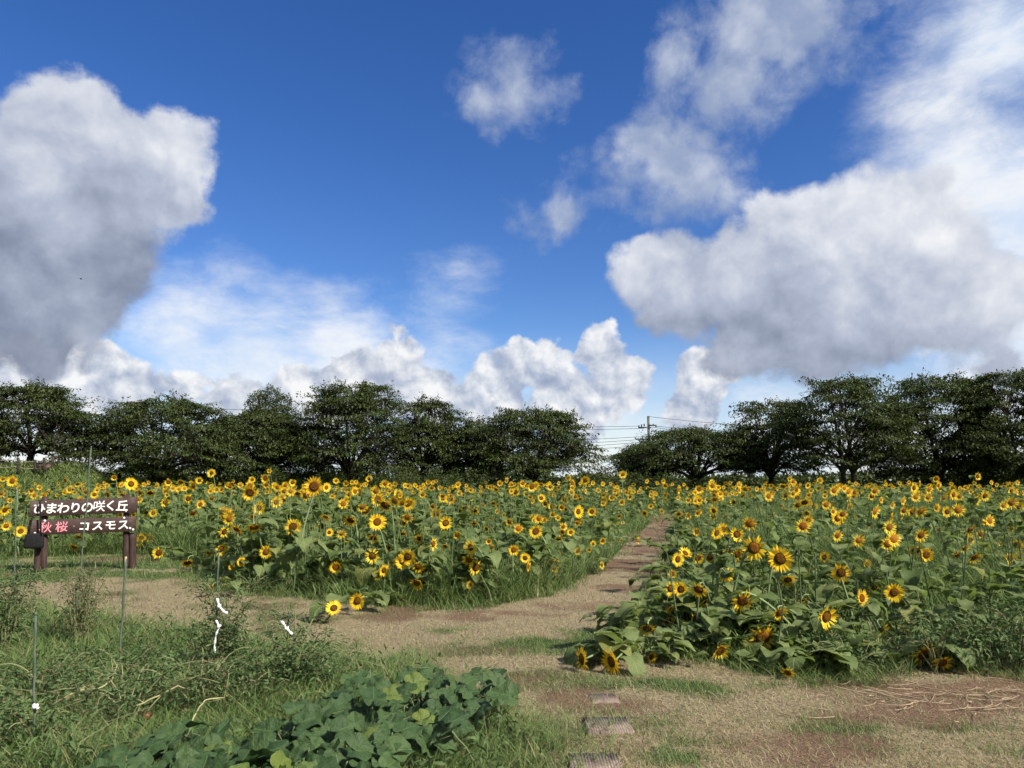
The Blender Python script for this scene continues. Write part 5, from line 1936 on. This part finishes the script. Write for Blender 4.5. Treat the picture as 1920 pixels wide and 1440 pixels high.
def bushy(name, label, cat, base, hgt, spread, nst, dry=0.0, group=None, lsz=0.05, nper=26, seed=0, arch=0.6):
    nper = int(nper * 0.75)
    nst = int(nst * (0.75 if cat == 'tomato plant' and hgt < 0.5 else 1.0))
    r = np.random.default_rng(seed)
    root = thing(name, label, cat, base, group)
    st, lv = MB(), MB()
    for s_ in range(nst):
        az = r.random() * 6.28
        rr = spread * (0.35 + 0.75 * r.random())
        tip = np.array([math.cos(az) * rr, math.sin(az) * rr * 0.8, hgt * (0.35 + 0.7 * r.random())])
        mid = tip * np.array([0.3, 0.3, 0.9]) + r.normal(0, 0.06, 3)
        pre = tip * np.array([0.75, 0.75, 1.0]) + np.array([0, 0, 0.12 * arch * hgt + 0.02])
        crv = bez(np.array([r.normal(0, .04), r.normal(0, .04), -0.02]), mid, pre, tip, 9)
        st.tube(crv, np.linspace(0.006, 0.0025, 9), 5, 0, r.random())
        tq = 0.15 + 0.85 * r.random(nper)
        f_ = tq * 8
        j = np.minimum(f_.astype(int), 7)
        p0 = crv[j] + (crv[j + 1] - crv[j]) * (f_ - j)[:, None]
        dv = r.normal(size=(nper, 3)) + np.array([0, 0, -0.25])
        dv /= np.linalg.norm(dv, axis=1)[:, None]
        # compound leaf: leaflets along a short rachis
        for kq in range(5):
            pp = p0 + dv * (0.03 + 0.028 * kq)
            pp[:, 2] -= 0.004 * kq * kq
            sd = np.cross(dv, np.array([[0, 0, 1.0]]))
            sd /= np.linalg.norm(sd, axis=1)[:, None] + 1e-6
            l_d = dv + sd * (0 if kq == 4 else (1.3 if kq % 2 else -1.3)) + r.normal(0, 0.2, (nper, 3))
            X, Yx, Z = frames(l_d, r.normal(0, .4, (nper, 3)) + np.array([[0, 0, 1.0]]))
            okc = clear_of_heads(pp + np.asarray(base), 0.04) if cat == 'weed' else np.ones(nper, bool)
            isdry = (r.random() < dry * 0.45)
            lv.scatter(LEAFLET, X[okc], Yx[okc], Z[okc], (0.78 * lsz * (0.6 + 0.7 * r.random(nper)))[okc], pp[okc], 1 if isdry else 0, np.clip(r.random(nper) * 0.9, 0, 0.93)[okc])
    st.build('stems', [M_TSTEM], root, True)
    lv.build('foliage', [M_TOM, M_DRYL], root)
    return root


def gp(u, v):
    g_ = ground(u, v)
    return (float(g_[0]), float(g_[1]), float(bump_at(g_[0], g_[1])))


bushy('tomato_plant', 'green tomato plant tied to the stake with white strips', 'tomato plant', gp(416, 1272), 0.80, 0.26, 24, 0.08, 'tomato plants', 0.050, 24, 1)
bushy('tomato_plant', 'tomato plant around the short dark stake, right of the tied one', 'tomato plant', gp(545, 1315), 0.58, 0.38, 22, 0.15, 'tomato plants', 0.050, 24, 2)
bushy('tomato_plant', 'withered brown tomato plant on the tall leaning stake', 'tomato plant', gp(148, 1215), 0.78, 0.24, 24, 0.9, 'tomato plants', 0.040, 20, 3)
bushy('tomato_plant', 'bushy dark plant at the left edge beside the dry path', 'tomato plant', gp(5, 1225), 0.75, 0.40, 18, 0.05, 'tomato plants', 0.055, 26, 4)
bushy('tomato_plant', 'browning tangled plant below the tied tomato plant', 'tomato plant', gp(370, 1350), 0.42, 0.45, 15, 0.6, 'tomato plants', 0.045, 24, 5)
bushy('tomato_plant', 'sprawling green plant in the middle of the bed', 'tomato plant', gp(240, 1370), 0.38, 0.55, 18, 0.25, 'tomato plants', 0.050, 26, 6)
bushy('tomato_plant', 'low leafy plant at the lower left corner', 'tomato plant', gp(60, 1430), 0.36, 0.50, 18, 0.25, 'tomato plants', 0.055, 26, 7)
bushy('tomato_plant', 'sparse plant trailing toward the vine mound', 'tomato plant', gp(640, 1290), 0.26, 0.42, 12, 0.2, 'tomato plants', 0.042, 22, 8)
bushy('tomato_plant', 'leafy plant between the left stakes', 'tomato plant', gp(90, 1320), 0.34, 0.5, 14, 0.3, 'tomato plants', 0.048, 24, 9)
bushy('tomato_plant', 'tangled plant below the green stake with the cane tip', 'tomato plant', gp(240, 1290), 0.34, 0.40, 12, 0.35, 'tomato plants', 0.045, 22, 10)
bushy('tomato_plant', 'low tangle just left of the vine mound', 'tomato plant', gp(450, 1340), 0.30, 0.36, 12, 0.45, 'tomato plants', 0.045, 22, 11)

# creeping stems of the bed, pale yellow
for (pix, zs, lab) in [([(92, 1325), (130, 1303), (165, 1288), (185, 1291), (210, 1278), (222, 1240)], [.16, .24, .26, .26, .28, .35], 'long pale yellow stem sprawling across the bed'),
                       ([(250, 1325), (290, 1307), (335, 1287), (365, 1293)], [.2, .24, .28, .25], 'shorter pale green stem before the tied tomato plant'),
                       ([(345, 1400), (362, 1345), (385, 1312), (420, 1308)], [.1, .22, .30, .28], 'thin arching pale stem above the vine leaves')]:
    P_ = np.array([ground(u, v, z) for (u, v), z in zip(pix, zs)])
    mb = MB()
    fine = np.concatenate([np.linspace(P_[i], P_[i + 1], 4, endpoint=False) for i in range(len(P_) - 1)] + [P_[-1:]])
    fine += RNG.normal(0, 0.004, fine.shape)
    mb.tube(fine - P_[0], np.linspace(0.006, 0.004, len(fine)), 6)
    for k in range(2, len(fine) - 1, 3):
        d_ = RNG.normal(size=3) * 0.06 + np.array([0, 0, 0.05])
        mb.tube([fine[k] - P_[0], fine[k] - P_[0] + d_ * .6, fine[k] - P_[0] + d_ * 1.1 - [0, 0, .01]], [0.003, 0.0025, 0.001], 4)
    o = mb.build('creeping_stem', [plain_mat('pale_stem', (0.22, 0.22, 0.10), (0.34, 0.32, 0.16), 0.6, 9)], None, True)
    o.location = tuple(P_[0])
    tag(o, lab, 'plant stem', 'creeping stems')
M_TOMF = plain_mat('tomato_skin', (0.09, 0.022, 0.013), (0.14, 0.035, 0.02), 0.4, 4, 0.4)
for (u, v, z, lab) in [(275, 1343, 0.10, 'dull red tomato low in the tangled bed'), (152, 1156, 0.20, 'small red tomato on the withered plant')]:
    c = ground(u, v, z)
    root = thing('tomato', lab, 'tomato', c, 'tomatoes')
    V, T = dome([(0.0, -0.028), (0.02, -0.022), (0.031, 0), (0.028, 0.016), (0.016, 0.025), (0, 0.022)], 12)
    mb = MB()
    mb.add(V, T)
    mb.build('fruit', [M_TOMF], root, True)
    mb = MB()
    for k in range(5):
        a = k * 1.257
        mb.add([(0.004 * math.cos(a + 1.5), 0.004 * math.sin(a + 1.5), .025), (-0.004 * math.cos(a + 1.5), -0.004 * math.sin(a + 1.5), .025), (0.026 * math.cos(a), 0.026 * math.sin(a), .024)], [(0, 1, 2)])
    mb.tube([(0, 0, .022), (0.004, 0, .05)], 0.003, 5)
    mb.build('calyx', [M_CALYX], root)

# weeds of the bed that nobody could count
wd = MB()
k = 15000
x, y = near_points(k, 3.8, 9.0, 1.2, 0.85)
ok = (sdf(BED, x, y) > -0.1 + 0.5 * fbm(x, y, 0.8, 61)) & (vnoise(x, y, 0.6, 63) > 0.30)
x, y = x[ok], y[ok]
k = len(x)
hz = 0.03 + 0.20 * RNG.random(k) * (0.4 + vnoise(x, y, 0.9, 64))
dv = RNG.normal(size=(k, 3)) + np.array([0, 0, 0.1])
X, Yx, Z = frames(dv, RNG.normal(0, .5, (k, 3)) + np.array([[0, 0, 1.0]]))
wd.scatter(LEAFLET, X, Yx, Z, 0.03 + 0.05 * RNG.random(k), np.stack([x, y, hz], 1), 0, np.clip(RNG.random(k), 0, 1))
kk = 300
x, y = near_points(kk, 3.9, 8.0, 1.2, 0.85)
ok = sdf(BED, x, y) > 0.05
for xx, yy in zip(x[ok], y[ok]):
    a = RNG.random() * 6.28
    L = 0.12 + 0.25 * RNG.random()
    p0 = np.array([xx, yy, 0.0])
    p1 = p0 + np.array([math.cos(a) * L * .3, math.sin(a) * L * .3, L * 0.8])
    p2 = p1 + np.array([math.cos(a) * L * .7, math.sin(a) * L * .7, L * 0.15])
    wd.tube([p0, p1, p2], [0.0028, 0.0024, 0.0014], 4, 1, RNG.random(), False)
tag(wd.build('weeds', [M_TOM, M_TSTEM]), 'tangle of small weeds covering the vegetable bed', 'weeds', None, 'stuff')

# leafy weeds on the right, before the flowers
for i, (u, v, hgt, sp, lab) in enumerate([(1760, 1262, 0.40, 0.30, 'broad-leaved weed right of the ragged drooping bloom'), (1830, 1258, 0.46, 0.34, 'taller broad-leaved weed near the right edge'), (1905, 1262, 0.48, 0.34, 'broad-leaved weed cut by the right edge'),
                                      (1660, 1240, 0.42, 0.3, 'small weed clump left of the ragged drooping bloom'), (1590, 1262, 0.28, 0.35, 'low weed clump on the front edge of the right bank'),
                                      (1020, 1100, 0.40, 0.45, 'weed clump at the corner where the path begins'), (900, 1125, 0.38, 0.5, 'weed clump below the stacked sunflowers'), (1130, 1050, 0.4, 0.5, 'weed clump along the left edge of the path'), (470, 1112, 0.26, 0.5, 'low weeds at the left foot of the leafy clump')]):
    bushy('leafy_weed', lab, 'weed', gp(u, v), hgt, sp, 12, 0.06, 'leafy weeds before the flowers', 0.075 if u > 1700 else 0.055, 12, 30 + i, 0.9)

# ------------------------------------------------------------------ dry stalks on the bare soil
M_STRAW = plain_mat('dry_stalk', (0.22, 0.16, 0.10), (0.40, 0.31, 0.20), 0.8, 15)
ds_ = MB()
for k in range(90):
    u = RNG.choice([1680, 1740, 1800, 1850, 1905, 1600, 1640]) + RNG.normal(0, 45)
    v = RNG.choice([1300, 1310, 1325, 1340, 1318, 1330, 1300]) + RNG.normal(0, 12)
    p0 = ground(u, v)
    a = RNG.normal(0.05, 0.8) + (math.pi if RNG.random() < 0.5 else 0)
    L = 0.06 + 0.34 * RNG.random() ** 2
    n = 5
    dirv = np.array([math.cos(a), math.sin(a), 0])
    sd = np.array([-math.sin(a), math.cos(a), 0])
    cv = RNG.normal(0, 0.35)
    pts = np.array([p0 + dirv * L * t_ + sd * cv * L * (t_ - t_ * t_) * 2 for t_ in np.linspace(0, 1, n)])
    pts[:, 2] = bump_at(pts[:, 0], pts[:, 1]) + 0.010 + RNG.random() * 0.012 + 0.03 * RNG.random() * np.linspace(0, 1, n) ** 2
    ds_.tube(pts, np.linspace(0.0035, 0.002, n) * (0.7 + 0.6 * RNG.random()), 4, 0, RNG.random(), False)
tag(ds_.build('dry_stalks', [M_STRAW]), 'pale dry stalks strewn over the bare soil at the right', 'straw', None, 'stuff')
